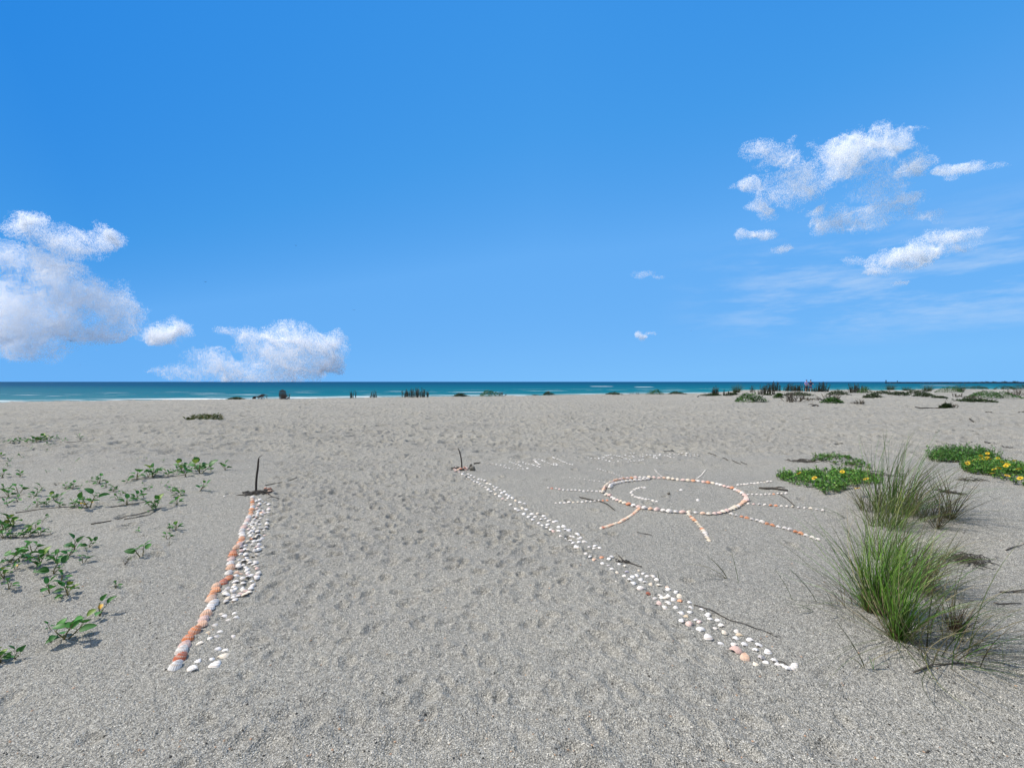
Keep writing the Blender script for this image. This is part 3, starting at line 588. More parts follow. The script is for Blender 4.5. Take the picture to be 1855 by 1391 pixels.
# ------------------------------------------------------------------ beach vine sprigs
def round_leaf(mb, base, dirv, up, L, W, c, fold=.45, curl=.15):
    d = Vector(dirv).normalized(); u = Vector(up); u = (u - d * u.dot(d)).normalized(); s = d.cross(u)
    n = 6; vs = []
    for i in range(n + 1):
        t = i / n; w = W * .5 * math.sin(math.pi * (.06 + .90 * t) ** .85) ** .75 * (1 if i < n else .35)
        m_ = Vector(base) + d * (L * t * (1.0 if i < n else .985)) - u * (curl * L * t * t)
        vs += [m_, m_ + s * w * math.cos(fold) + u * w * math.sin(fold), m_ - s * w * math.cos(fold) + u * w * math.sin(fold)]
    fs = []
    for i in range(n):
        a, b = 3 * i, 3 * i + 3; fs += [(a, b, b + 1, a + 1), (a, a + 2, b + 2, b)]
    k = random.uniform(.8, 1.2); edge_c = tuple(q * k for q in c); mid = tuple(min(1, q * k * 1.5 + .02) for q in c)
    mb.add(vs, fs, [mid if i % 3 == 0 else edge_c for i in range(len(vs))])
def sprig(nleaf, seed, style):
    """stem mesh, foliage mesh; about one unit tall"""
    random.seed(seed); st, fo = MB(), MB()
    lean = random.uniform(-.5, .6); nst = 1 + (nleaf > 4) + (nleaf > 8)
    for s_ in range(nst):
        a = random.uniform(0, 6.28); ln = lean + s_ * random.choice((-.55, .55)); hgt = .72 * (1 - .2 * s_)
        P = [Vector((ln * hgt * t ** 1.2 + .05 * math.sin(a + 3 * t), .35 * math.sin(a) * t * hgt, hgt * t - .06)) for t in (0, .25, .5, .75, 1)]
        st.tube(P, [.030, .027, .024, .020, .015], 5, (.16, .15, .06))
        m = nleaf // nst + (1 if s_ < nleaf % nst else 0)
        for i in range(m):
            t = .25 + .75 * (i + .5) / m; b = P[min(int(t * 4), 3)].lerp(P[min(int(t * 4) + 1, 4)], t * 4 % 1)
            an = a + i * 2.4 + random.uniform(-.5, .5); el = random.uniform(.15, .9) if i < m - 1 else 1.0
            d = Vector((math.cos(an) * math.cos(el), math.sin(an) * math.cos(el), math.sin(el)))
            pl = random.uniform(.14, .28); tip = b + d * pl; st.tube([b, b + d * pl * .5 + Vector((0, 0, .02)), tip], [.014, .012, .010], 4, (.22, .22, .07))
            ld = (d + Vector((0, 0, random.uniform(-.5, .15)))).normalized()
            L = random.uniform(.36, .52) * (.62 if style == 'yellow' and i == 0 else 1); g = random.random()
            c = (.020 + .022 * g, .10 + .07 * g, .010 + .008 * g)
            if style == 'yellow' and i == 0: c = (.50, .30, .03)
            elif random.random() < .10: c = (.14, .22, .03)
            round_leaf(fo, tip, ld, Vector((random.uniform(-.4, .4), random.uniform(-.6, .1), 1)), L, L * random.uniform(.72, .9), c, random.uniform(.25, .7), random.uniform(.05, .4))
    return st.mesh('stem', M['leaf']), fo.mesh('foliage', M['leaf'])
def thin_sprig(seed):
    random.seed(seed); st, fo = MB(), MB()
    for i in range(7):
        a = random.uniform(0, 6.28); e = random.uniform(.4, 1.3); d = Vector((math.cos(a) * math.cos(e), math.sin(a) * math.cos(e), math.sin(e)))
        st.tube([(0, 0, -.05), d * .4, d * .9 + Vector((0, 0, .05))], [.03, .022, .012], 4, (.10, .075, .04))
        if i < 3: round_leaf(fo, d * .8, d, (0, -.3, 1), .3, .16, (.06, .10, .03))
    return st.mesh('stem', M['leaf']), fo.mesh('foliage', M['leaf'])
PROTO = {n: [sprig(n, 100 * n + k, 'green') for k in range(3)] for n in (2, 3, 5, 7, 10)}
PROTO['y'] = [sprig(6, 901, 'yellow'), sprig(8, 905, 'yellow')]; PROTO['t'] = [thin_sprig(77), thin_sprig(78)]
VINES = []
def vz(ou, ov, s, L): VINES.extend((ou + a / s, ov + b / s, h, n) for a, b, h, n in L)
vz(0, 780, 8.065, [(40,692,14,5),(285,680,11,3),(315,405,7,2),(1130,450,6,2),(885,600,6,2),(690,622,5,2),(30,885,12,3),(280,920,17,3),(130,990,16,5),(270,1048,12,3),(510,960,13,3),(620,875,12,2),(820,815,7,'t'),(960,845,9,5),(1060,850,12,7),(1150,885,8,2),(1300,760,8,2),(1450,782,14,7),(1550,835,11,5),(1660,882,8,3),
    (400,1162,7,2),(540,1125,11,5),(680,1115,12,7),(790,1025,14,7),(880,1132,12,5),(1090,1112,11,5),(1190,1132,15,7),(1300,1135,26,'y'),(1690,1022,11,3),(620,1332,11,2),(20,402,9,5),(110,440,6,3),(150,450,5,2),(100,532,7,3),(40,570,4,2),
    (85,195,5,3),(150,180,7,5),(215,178,8,5),(290,175,8,5),(390,190,8,3),(480,165,9,5),(540,170,10,7),(600,160,13,7),(660,150,10,7),(720,140,8,5),(835,128,7,3),(880,130,4,2),(955,152,6,3),(1190,128,8,3),(455,278,6,2),(690,230,7,3),(800,220,5,2),(675,300,4,2)])
vz(200, 820, 7.726, [(735,127,6,2),(490,108,4,2),(370,110,3,2),(380,385,18,5),(520,350,13,3),(580,345,20,7),(680,290,9,3),(810,342,11,5),(880,320,8,5),(950,285,9,3),(995,270,19,7),(1055,345,16,5),(1110,290,9,3),(1200,260,10,3),(1250,303,25,10),(1410,272,10,3),(1610,248,13,5),(235,428,8,3),(480,462,6,2),(700,432,4,2),(1250,540,16,3),(1395,547,4,2),(860,560,11,3),(985,605,14,7),(40,545,9,5),
    (230,740,18,5),(310,680,12,3),(375,660,14,5),(470,640,11,3),(640,795,23,10),(550,835,7,2),(930,735,15,5),(920,1085,16,5),(820,1082,11,3),(805,1215,14,3),(820,1300,7,'t'),(400,1105,8,3)])
vz(0, 920, 4.764, [(40,205,30,7),(120,165,24,7),(30,262,18,5),(90,262,12,5),(200,252,17,5),(260,246,16,5),(345,236,15,5),(440,218,8,2),(770,340,15,5),(580,440,20,3),(640,375,22,5),(230,440,20,5),(100,475,32,10),(40,612,28,7),(135,545,14,'y'),(350,505,36,10),(300,575,11,2),(460,572,26,5),(520,642,20,3),(720,475,15,3),(430,742,28,3),(590,760,34,7),(530,785,9,2),(990,692,14,3),(850,935,38,'y'),(565,1133,52,10),(440,1045,13,2),(125,1303,27,5),(10,1330,38,7),(1070,495,13,'t'),(400,430,16,3)])
VINES.append((256, 1009, 24, 3))
VINES += [(60, 1001, 20, 3), (103, 1018, 18, 3), (62, 958, 14, 3), (14, 1070, 20, 3), (158, 1002, 13, 2), (15, 918, 12, 3), (58, 905, 10, 3), (178, 903, 10, 3), (220, 897, 8, 3), (270, 890, 10, 3), (300, 882, 8, 2)]
vines = [(u, v, h, n, *G(u, v)) for u, v, h, n in VINES]
tall = flat(465, 891)
vines.sort(key=lambda q: math.hypot(q[4] - tall[0], q[5] - tall[1]))
COUNT = {2: 'three-leaved', 3: 'five-leaved', 5: 'leafy', 7: 'full leafy', 10: 'bushy many-leaved', 'y': 'leafy yellow-flecked', 't': 'wiry'}
for i, (u, v, h, n, x, y, z) in enumerate(vines):
    rr = random.Random(i * 31 + 5); stm, fol = rr.choice(PROTO[n]); n2 = {2: 3, 3: 5, 5: 7, 7: 10}.get(n, n); stm, fol = rr.choice(PROTO[n2]); s = h * CH / (v - HZ) * (1.18 if h < 27 else .88)
    size = 'tiny' if s < .07 else 'small' if s < .12 else 'tall' if s > .19 else 'middling'
    r = put('vine_sprig', None, (x, y, z - .004), (0, 0, rr.choice((0, math.pi)) + rr.uniform(-.6, .6)), (s * 1.08, s * 1.08, s))
    r.empty_display_size = .1
    tag(r, f'{size} {COUNT[n]} green vine sprig, {nth(i + 1)} out from the taller stick', 'vine', 'vine sprigs on the sand')
    put('stem', stm, parent=r); put('foliage', fol, parent=r)

# ------------------------------------------------------------------ grass tufts
def blades(mb, n, rad, L, spread, lean, w, cols, seed, nseg=7, droop=.9, squash=.8):
    rr = np.random.default_rng(seed)
    for i in range(n):
        a = rr.uniform(0, 6.283); q = math.sqrt(rr.random()) * rad; b = Vector((math.cos(a) * q, math.sin(a) * q * squash, -.01))
        l = rr.uniform(*L); e = abs(rr.normal(0, spread)); az = a + rr.normal(0, .7)
        d = Vector((math.sin(e) * math.cos(az), math.sin(e) * math.sin(az), math.cos(e)))
        bend = Vector((lean + rr.normal(0, .42), rr.normal(0, .40), 0)) + Vector((d.x, d.y, 0)) * .6; dr = droop * rr.uniform(.3, 1.3)
        pts = []; p = b.copy(); h = d.copy()
        for j in range(nseg + 1):
            pts.append(p.copy()); t = j / nseg
            h = (h + (bend * .55 + Vector((0, 0, -dr * .55 * t))) * (1.0 / nseg) * 1.6).normalized(); p = p + h * (l / nseg)
            if p.z < .004: p.z = .004 + .004 * rr.random(); h.z = max(h.z, 0)
        yaw = rr.uniform(0, 3.14); c = cols[rr.integers(len(cols))]; k = rr.uniform(.45, 1.45)
        mb.ribbon(pts, [w * rr.uniform(.8, 1.2) * (1 - (j / nseg) ** 2.2 * .92) for j in range(nseg + 1)], (math.cos(yaw), math.sin(yaw), 0), tuple(q_ * k for q_ in c))
GRN = [(.06, .18, .014), (.09, .24, .02), (.13, .29, .03), (.055, .13, .018), (.19, .31, .05)]
OLV = [(.10, .13, .045), (.07, .09, .03), (.16, .17, .07), (.05, .07, .02)]
DRY = [(.20, .165, .085), (.27, .23, .13), (.12, .10, .05), (.09, .07, .04)]
def tuft(u, v, lab, sets, name='grass_tuft', group='sea oat tufts'):
    x, y, z = G(u, v); r = put(name, None, (x, y, z)); r.empty_display_size = .1; tag(r, lab, 'grass tuft', group)
    parts = {}
    for part, kw in sets: blades(parts.setdefault(part, MB()), **kw)
    for part, mb in parts.items(): put(part, mb.mesh(part, M['blade']), parent=r)
    return r
W_ = .0052
BRT = [(.16, .27, .05), (.22, .30, .09), (.10, .22, .03)]
tuft(1592, 1110, 'dense bright green front tuft of sea oats with a rusty brown base', [('green_blades', dict(n=270, rad=.085, L=(.32, .68), spread=.25, lean=.26, w=W_, cols=GRN + BRT, seed=1, droop=1.1)), ('green_blades', dict(n=70, rad=.09, L=(.4, .9), spread=.75, lean=.6, w=W_ * .8, cols=GRN + OLV + BRT, seed=2, droop=2.0)),
     ('dry_blades', dict(n=90, rad=.09, L=(.3, .7), spread=1.0, lean=-.45, w=.0035, cols=DRY + OLV, seed=3, droop=1.3)), ('brown_base', dict(n=110, rad=.085, L=(.06, .17), spread=.3, lean=.1, w=.006, cols=[(.13, .06, .03), (.09, .045, .025)], seed=4))])
tuft(1628, 1160, 'small green tuft at the near foot of the dense front tuft', [('green_blades', dict(n=120, rad=.035, L=(.26, .60), spread=.26, lean=.35, w=W_, cols=GRN + BRT, seed=5)), ('dry_blades', dict(n=110, rad=.06, L=(.45, .95), spread=1.0, lean=1.3, w=.0035, cols=DRY + OLV + BRT[1:2], seed=6, droop=1.5)),
     ('brown_base', dict(n=60, rad=.03, L=(.05, .13), spread=.2, lean=.1, w=.006, cols=[(.20, .11, .06), (.12, .06, .03)], seed=7))])
tuft(1645, 1062, 'green tuft half hidden behind the dense front tuft', [('green_blades', dict(n=150, rad=.12, L=(.26, .58), spread=.42, lean=.5, w=W_, cols=GRN + OLV + BRT[:1], seed=8, droop=1.3)), ('dry_blades', dict(n=110, rad=.14, L=(.4, .85), spread=.9, lean=1.1, w=.0035, cols=DRY + OLV, seed=9, droop=1.4))])
tuft(1605, 1010, 'thin green tuft between the dense front tuft and the tall olive tuft', [('green_blades', dict(n=100, rad=.16, L=(.28, .54), spread=.42, lean=.55, w=W_, cols=GRN + OLV[:2] + BRT, seed=10, droop=1.2)), ('dry_blades', dict(n=60, rad=.16, L=(.3, .7), spread=1.0, lean=.6, w=.0035, cols=DRY, seed=11, droop=1.3))])
tuft(1622, 928, 'tall olive sea oat tuft swept over by wind, behind the green ones', [('green_blades', dict(n=190, rad=.19, L=(.50, 1.10), spread=.36, lean=.75, w=.0055, cols=OLV[:3] + GRN[:2] + GRN[3:4], seed=12, droop=1.15)), ('dry_blades', dict(n=90, rad=.22, L=(.4, 1.0), spread=.8, lean=1.2, w=.0042, cols=DRY + OLV, seed=13, droop=1.4))])
tuft(1608, 955, 'low yellowish tuft at the near side of the tall olive tuft', [('green_blades', dict(n=150, rad=.16, L=(.3, .65), spread=.5, lean=.9, w=.0055, cols=[(.17, .20, .05), (.12, .16, .04), (.08, .12, .03)], seed=14, droop=1.3))])
tuft(1721, 943, 'spindly brown grass clump with stiff spreading stems on the bare slope', [('dry_blades', dict(n=34, rad=.03, L=(.26, .62), spread=.8, lean=.15, w=.007, cols=DRY[2:] + OLV[1:2], seed=15, droop=.4)), ('dry_blades', dict(n=50, rad=.05, L=(.35, .85), spread=.9, lean=.4, w=.004, cols=DRY + OLV, seed=16, droop=1.2))])
tuft(1698, 958, 'smaller spindly brown clump below the stiff spreading one', [('dry_blades', dict(n=40, rad=.03, L=(.25, .6), spread=.8, lean=.3, w=.006, cols=DRY[2:] + OLV[1:2], seed=17, droop=.6))])
tuft(1732, 1146, 'short brown dead tuft like a small broom on bare sand', [('dry_blades', dict(n=80, rad=.03, L=(.08, .24), spread=.5, lean=.1, w=.0045, cols=[(.09, .045, .03), (.13, .075, .05), (.06, .05, .03)], seed=18)), ('dry_blades', dict(n=50, rad=.03, L=(.25, .65), spread=1.1, lean=.5, w=.003, cols=DRY + OLV, seed=19, droop=1.3))])
tuft(1668, 1078, 'dead drooping grass clump in the shade of the front tufts', [('dry_blades', dict(n=130, rad=.09, L=(.2, .6), spread=.8, lean=.7, w=.004, cols=DRY + OLV[1:2], seed=20, droop=1.3))])
tuft(1575, 925, 'thin brownish grass at the edge of the flowered patch', [('dry_blades', dict(n=80, rad=.10, L=(.25, .65), spread=.6, lean=-.15, w=.0045, cols=DRY + OLV, seed=21, droop=1.2))])
tuft(1700, 1180, 'flattened dry blades combed over the sand in front of the grass', [('dry_blades', dict(n=120, rad=.22, L=(.35, .9), spread=1.1, lean=1.4, w=.005, cols=DRY + OLV + GRN[3:4], seed=22, droop=1.6))])
tuft(1540, 1105, 'loose curling dry blades at the path side of the front tuft', [('dry_blades', dict(n=44, rad=.10, L=(.25, .65), spread=1.2, lean=-.6, w=.003, cols=DRY[2:], seed=23, droop=1.4))])
tuft(1672, 940, 'arching dry grass on the bare side of the tall olive tuft', [('dry_blades', dict(n=110, rad=.14, L=(.3, .8), spread=.7, lean=1.0, w=.0045, cols=DRY + OLV, seed=24, droop=1.4))])
def loose(base, tips, lab, cols=OLV, w=.0075):      # a few blades rising from one foot, tips given where the photo shows them
    u, v = base; x, y, z = G(u, v); k = px(v); mb = MB(); rr = random.Random(int(u))
    for tu, tv in tips:
        X, H = (tu - u) * k, (v - tv) * k; L = math.hypot(X, H); yy = rr.uniform(-.12, .12) * L
        pts = [Vector((X * t ** 1.15, yy * t, max(H * (t ** .9), 0) - .008 + .10 * L * math.sin(math.pi * t) * (1 if abs(X) > H else .2))) for t in (0, .2, .4, .6, .8, 1)]
        mb.ribbon(pts, [w * .8, w, w, w * .85, w * .6, w * .15], (.8, .6, 0), tuple(q * rr.uniform(.7, 1.2) for q in rr.choice(cols)))
    tag(put('grass_sprig', mb.mesh('grass_sprig', M['blade']), (x, y, z)), lab, 'grass', 'lone grass sprigs')
loose((1318, 1048), [(1231, 1023), (1277, 1001), (1281, 1004), (1207, 1051), (1297, 1018), (1262, 1040)], 'fan of dry blades leaning toward the loose shell border')
loose((1338, 1056), [(1326, 997)], 'single upright blade beside the fan of dry blades'); loose((1476, 1110), [(1411, 1095), (1440, 1102), (1452, 1115)], 'low dry blades lying near the border bottom twig')
loose((1480, 1093), [(1428, 1028), (1434, 1035)], 'two parallel slanting blades on bare sand'); loose((1436, 1089), [(1406, 1032)], 'thin blade slanting beside the two parallel blades')
loose((1508, 1098), [(1488, 1060)], 'short dark blade between the slanting blades and the front tuft'); loose((1568, 1212), [(1510, 1114), (1530, 1150)], 'long dark blade pointing back at the front tuft')
loose((1565, 1210), [(1537, 1189)], 'short blade at the foot of the long dark blade'); loose((1582, 1213), [(1572, 1184), (1586, 1187), (1612, 1199), (1600, 1195)], 'bent green blades sprouting before the front tuft', GRN)
loose((1816, 1205), [(1812, 1150), (1822, 1110), (1858, 1150)], 'tall green blade pair forming a narrow fork', GRN, .008); loose((1739, 1084), [(1740, 1025), (1768, 1036), (1752, 1020)], 'three upright stalks on the slope beyond the brown broom tuft')
loose((1752, 978), [(1768, 941)], 'lone slim stalk on the bare upper slope'); loose((1660, 1064), [(1692, 1002), (1696, 998)], 'dark stiff stalk leaning from the front tufts', DRY[2:], .007)
loose((1786, 1150), [(1797, 1106)], 'thin curved stalk near the narrow green fork'); loose((1537, 966), [(1507, 950), (1530, 955)], 'dry broken sprig below the flowered patch'); loose((1532, 940), [(1431, 921), (1470, 922), (1500, 928), (1445, 932)], 'long dry blades lying under the end of a sun ray')
loose((1195, 1056), [(1190, 1030)], 'short blade standing beside the loose shell border'); loose((1545, 852), [(1547, 826), (1552, 835), (1538, 838)], 'bare upright twig behind the trailing vine', DRY[2:])
loose((1850, 860), [(1853, 822), (1840, 845), (1846, 838)], 'dry upright stalks at the edge of the big flowered patch', DRY[2:])

# ------------------------------------------------------------------ flowered ground cover
LG = [(.055, .18, .014), (.09, .25, .025), (.14, .31, .04), (.03, .11, .012), (.20, .34, .07)]
def leafcard(mb, p, d, L, W, c):
    d = d.normalized(); s = d.cross(Vector((random.gauss(0, .3), random.gauss(0, .3), 1))).normalized(); m_ = p + d * L * .5 + Vector((0, 0, L * .06)); k = random.uniform(.7, 1.3)
    mb.add([p, m_ + s * W * .5, p + d * L, m_ - s * W * .5], [(0, 1, 2, 3)], tuple(q * k for q in c))
def patch(name, lab, outline, n, hgt, leaf, flowers, cols, seed, cat='ground cover', sprigs=.25, hole=None):
    random.seed(seed); xs = [flat(*p) for p in outline]; cx = sum(p[0] for p in xs) / len(xs); cy = sum(p[1] for p in xs) / len(xs); cz = hz(cx, cy)
    def inside(x, y):
        r = False
        for (x0, y0), (x1, y1) in zip(xs, xs[1:] + xs[:1]):
            if (y0 > y) != (y1 > y) and x < x0 + (y - y0) / (y1 - y0) * (x1 - x0): r = not r
        return r
    bx = (min(p[0] for p in xs), max(p[0] for p in xs)); by = (min(p[1] for p in xs), max(p[1] for p in xs))
    pts = []
    while len(pts) < n:
        x, y = random.uniform(*bx), random.uniform(*by)
        if inside(x, y) and random.random() < 2.4 * (float(fbm(np.array([x * 3.5]), np.array([y * 3.5]), seed, 3)[0]) + .30): pts.append((x, y))
    H = height(np.array([p[0] for p in pts]), np.array([p[1] for p in pts]))
    root = put(name, None, (cx, cy, cz)); root.empty_display_size = .1; tag(root, lab, cat)
    fo, st = MB(), MB(); tops = []
    for (x, y), z in zip(pts, H):
        up = random.random() < sprigs; h = hgt * (random.uniform(.7, 1.5) if up else random.uniform(.25, .8)); b = Vector((x - cx, y - cy, z - cz))
        t = b + Vector((random.gauss(0, .25) * h, random.gauss(0, .25) * h, h)); st.tube([b - Vector((0, 0, .02)), t], [.0035, .002], 3, (.09, .10, .04), False)
        for i in range(random.randint(5, 8)):
            a = random.uniform(0, 6.28); q = b.lerp(t, random.uniform(.3, 1)); e = random.uniform(-.1, .9)
            leafcard(fo, q, Vector((math.cos(a) * math.cos(e), math.sin(a) * math.cos(e), math.sin(e))), leaf * random.uniform(.7, 1.25), leaf * random.uniform(.38, .6), random.choice(cols))
        tops.append(t)
    fo.add(st.v, st.f, st.c); put('foliage', fo.mesh('foliage', M['leaf'], False), parent=root)
    for (u, v) in flowers:
        x, y, z = G(u, v); x += random.uniform(-.01, .01); fm, cm = MB(), MB(); n_ = 11; R0 = .038
        tilt = (random.uniform(.2, .8), random.uniform(-.3, .3), random.uniform(0, 6.28))
        for i in range(n_):
            a = 6.283 * i / n_; d = Vector((math.cos(a), math.sin(a), .12)); s = Vector((-math.sin(a), math.cos(a), 0))
            fm.add([d * .010, d * .028 + s * .009, d * R0, d * .028 - s * .009], [(0, 1, 2, 3)], (.85, .50 + .1 * random.random(), .03))
        cm.ball((0, 0, .004), (.011, .011, .007), 8, 5, (.35, .16, .02))
        f = put('flower', fm.mesh('flower', M['petal'], False), (x - cx, y - cy, z - cz + hgt * 1.1), tilt, parent=root); put('flower_centre', cm.mesh('flower_centre', M['petal']), parent=f)
    return root
patch('flower_patch', 'low green beach sunflower patch with few yellow blooms beside the shell sun', [(1402,874),(1425,868),(1470,865),(1520,862),(1560,868),(1592,880),(1600,898),(1575,908),(1540,912),(1512,918),(1490,916),(1475,905),(1440,895),(1418,884)], 900, .10, .042, [(1447,876),(1475,886),(1527,873),(1569,894),(1552,905)], LG, 31)
patch('flower_patch', 'dense upright green patch with a few blooms on its seaward mound', [(1680,830),(1695,823),(1730,820),(1770,822),(1800,828),(1812,836),(1790,842),(1760,842),(1720,845),(1698,846),(1685,838)], 620, .16, .05, [(1788,838),(1776,846)], [(.05,.17,.018),(.08,.23,.025),(.035,.11,.015),(.12,.27,.05)], 32, sprigs=.6)
patch('flower_patch', 'broad green patch thick with yellow blooms at the frame edge', [(1748,852),(1765,846),(1785,842),(1810,838),(1830,842),(1870,852),(1905,870),(1905,905),(1855,896),(1815,886),(1790,880),(1762,876),(1745,872),(1740,864)], 1000, .11, .046, [(1757,855),(1763,852),(1770,848),(1778,845),(1788,841),(1796,845),(1752,858),(1800,868),(1810,866),(1822,863),(1798,875),(1825,879),(1816,856),(1826,861),(1808,842),(1846,868),(1838,848),(1785,850),(1849,884)], LG, 33)
patch('trailing_plant', 'sparse trailing green vine strip seaward of the small flower patch', [(1467,846),(1482,838),(1500,835),(1530,840),(1560,850),(1580,862),(1555,860),(1525,854),(1490,852)], 150, .07, .05, [], [(.05,.16,.016),(.09,.23,.03),(.12,.16,.05)], 34, 'vine')
weed(1452, 838, 50, 4, 40, 'bare grey tangle of dead runner tips beyond the small flower patch', 'dead_runner', 'twig', .005)
weed(1572, 862, 90, 3, 60, 'dead runners trailing toward the tall olive tuft', 'dead_runner', 'twig', .004)
weed(1755, 872, 40, 3, 30, 'brown dry debris at the bare edge of the broad flowered patch', 'dead_runner', 'twig', .004)
patch('vine_mat', 'olive vine mat crowning a low sand hump on the open beach', [(335,764),(352,759),(372,757),(395,759),(407,762),(398,766),(385,770),(365,767),(345,766)], 170, .17, .13, [], [(.06,.09,.02),(.09,.12,.03),(.04,.06,.015),(.12,.11,.04)], 35, 'vine')
patch('vine_mat', 'thin vine trail leading off the low sand hump', [(308,768),(325,765),(342,763),(345,766),(328,769)], 26, .06, .09, [], [(.05,.07,.02),(.08,.09,.03)], 36, 'vine')

# ------------------------------------------------------------------ dune plants along the far crest
def far_plant(kind, u, v, w, h, lab, cols=None, name=None, cat='shrub', y=None):
    random.seed(int(u * 13 + v)); x, yy, z = G(u, v)
    if y: yy = y; x = (u - CX) / F * y; z = hz(x, y)
    top = (54 - 1.2) / (1 - .43 * (u - CX) / F)
    if yy > top: yy = top; x = (u - CX) / F * yy; z = hz(x, yy)
    k = yy / F; W, H = w * k / 2 * (1.0 if 'thin' in lab or 'log' in lab else 1.2), h * k * 1.25; mb = MB(); D = min(W, 2.2) * .8
    if kind == 'spiky':
        cols = cols or [(.035, .04, .03), (.055, .06, .035), (.025, .03, .022)]
        for i in range(int((12 + w * 2.2) * (.30 if ('thin' in lab or 'sparse' in lab or 'few' in lab or 'slim' in lab) else .75))):
            a, b = random.uniform(-1, 1) * W, random.uniform(-1, 1) * D; hh = H * random.uniform(.45, 1.0) * (1 - .35 * abs(a / W)); l = random.gauss(0, .12) * hh
            top = Vector((a + l, b + random.gauss(0, .08) * hh, hh)); base = Vector((a, b, -.05)); c = random.choice(cols)
            mb.tube([base, base.lerp(top, .5) + Vector((l * -.15, 0, 0)), top], [.03, .026, .014], 3, c, False)
            for j in range(int(hh / (.16 if ('thin' in lab or 'sparse' in lab or 'few' in lab or 'slim' in lab) else .06))):
                q = base.lerp(top, random.uniform(.1, 1)); an = random.uniform(0, 6.28); leafcard(mb, q, Vector((math.cos(an), math.sin(an), random.uniform(.5, 1.6))), random.uniform(.12, .22), .045, random.choice(cols))
    elif kind in ('bush', 'mat'):
        cols = cols or ([(.03, .10, .015), (.05, .15, .02), (.02, .065, .012), (.09, .18, .04)] if kind == 'bush' else [(.035, .06, .02), (.05, .085, .02), (.025, .04, .015)])
        ph = random.uniform(0, 9)
        for i in range(int(160 + w * 26)):
            a, q = random.uniform(0, 6.28), math.sqrt(random.random()); e = 1 + .22 * math.sin(3 * a + ph) + .12 * math.sin(7 * a + ph)
            px_, py_ = math.cos(a) * q * W * e, math.sin(a) * q * D * e; top = H * (1 - q ** 2.4) * (.75 + .5 * float(vn(np.array([px_ * 3]), np.array([py_ * 3]), int(u))[0]))
            zz = top * (1 - .6 * random.random() ** 2); p = Vector((px_, py_, max(zz, .0))); an = random.uniform(0, 6.28)
            leafcard(mb, p, Vector((math.cos(an), math.sin(an), random.uniform(-.1, 1.2))), random.uniform(.08, .16), random.uniform(.05, .09), random.choice(cols))
        if kind == 'mat' and h > 3.5:
            for i in range(int(w * .7)):
                a, b = random.uniform(-.9, .9) * W, random.uniform(-.8, .8) * D; q = Vector((random.gauss(0, .3), random.gauss(0, .3), 1)) * random.uniform(.3, .9) * max(H, .3)
                mb.tube([(a, b, 0), Vector((a, b, 0)) + q], [.02, .009], 3, random.choice([(.05, .05, .03), (.12, .105, .08), (.04, .06, .02)]), False)
                for j in range(4): leafcard(mb, Vector((a, b, 0)) + q * random.uniform(.4, 1), Vector((random.gauss(0, 1), random.gauss(0, 1), random.random())), .14, .06, random.choice(cols))
    elif kind == 'tuft':
        blades(mb, int(60 + w * 9), W * .45, (H * .6, H * 1.25), .55, .25, .022, cols or [(.05, .08, .03), (.08, .11, .04), (.03, .045, .02)], int(u), 5, .7)
    else:
        cols = cols or [(.10, .085, .065), (.16, .14, .11), (.06, .05, .04)]
        for i in range(int(8 + w * .9)):
            b = Vector((random.uniform(-.7, .7) * W, random.uniform(-.7, .7) * D, -.03)); d = Vector((random.gauss(0, .6), random.gauss(0, .4), random.uniform(.35, 1))).normalized(); L = H * random.uniform(.6, 1.25); c = random.choice(cols)
            e = b + d * L; mb.tube([b, b + d * L * .5 + Vector((random.gauss(0, .06), 0, .03)), e], [.022, .016, .008], 3, c, False)
            for j in range(3):
                s = b + d * L * random.uniform(.35, .8); q = (d + Vector((random.gauss(0, .8), random.gauss(0, .6), random.uniform(-.1, .5)))).normalized(); mb.tube([s, s + q * L * .4], [.012, .006], 3, c, False)
    nm = name or {'spiky': 'dune_shrub', 'bush': 'dune_bush', 'mat': 'dune_mat', 'tuft': 'dune_grass', 'twiggy': 'dead_shrub'}[kind]
    return tag(put(nm, mb.mesh(nm, M['leaf'] if kind in ('bush', 'mat', 'spiky') else M['blade'], False), (x, yy, z)), lab, cat, 'plants along the dune crest')
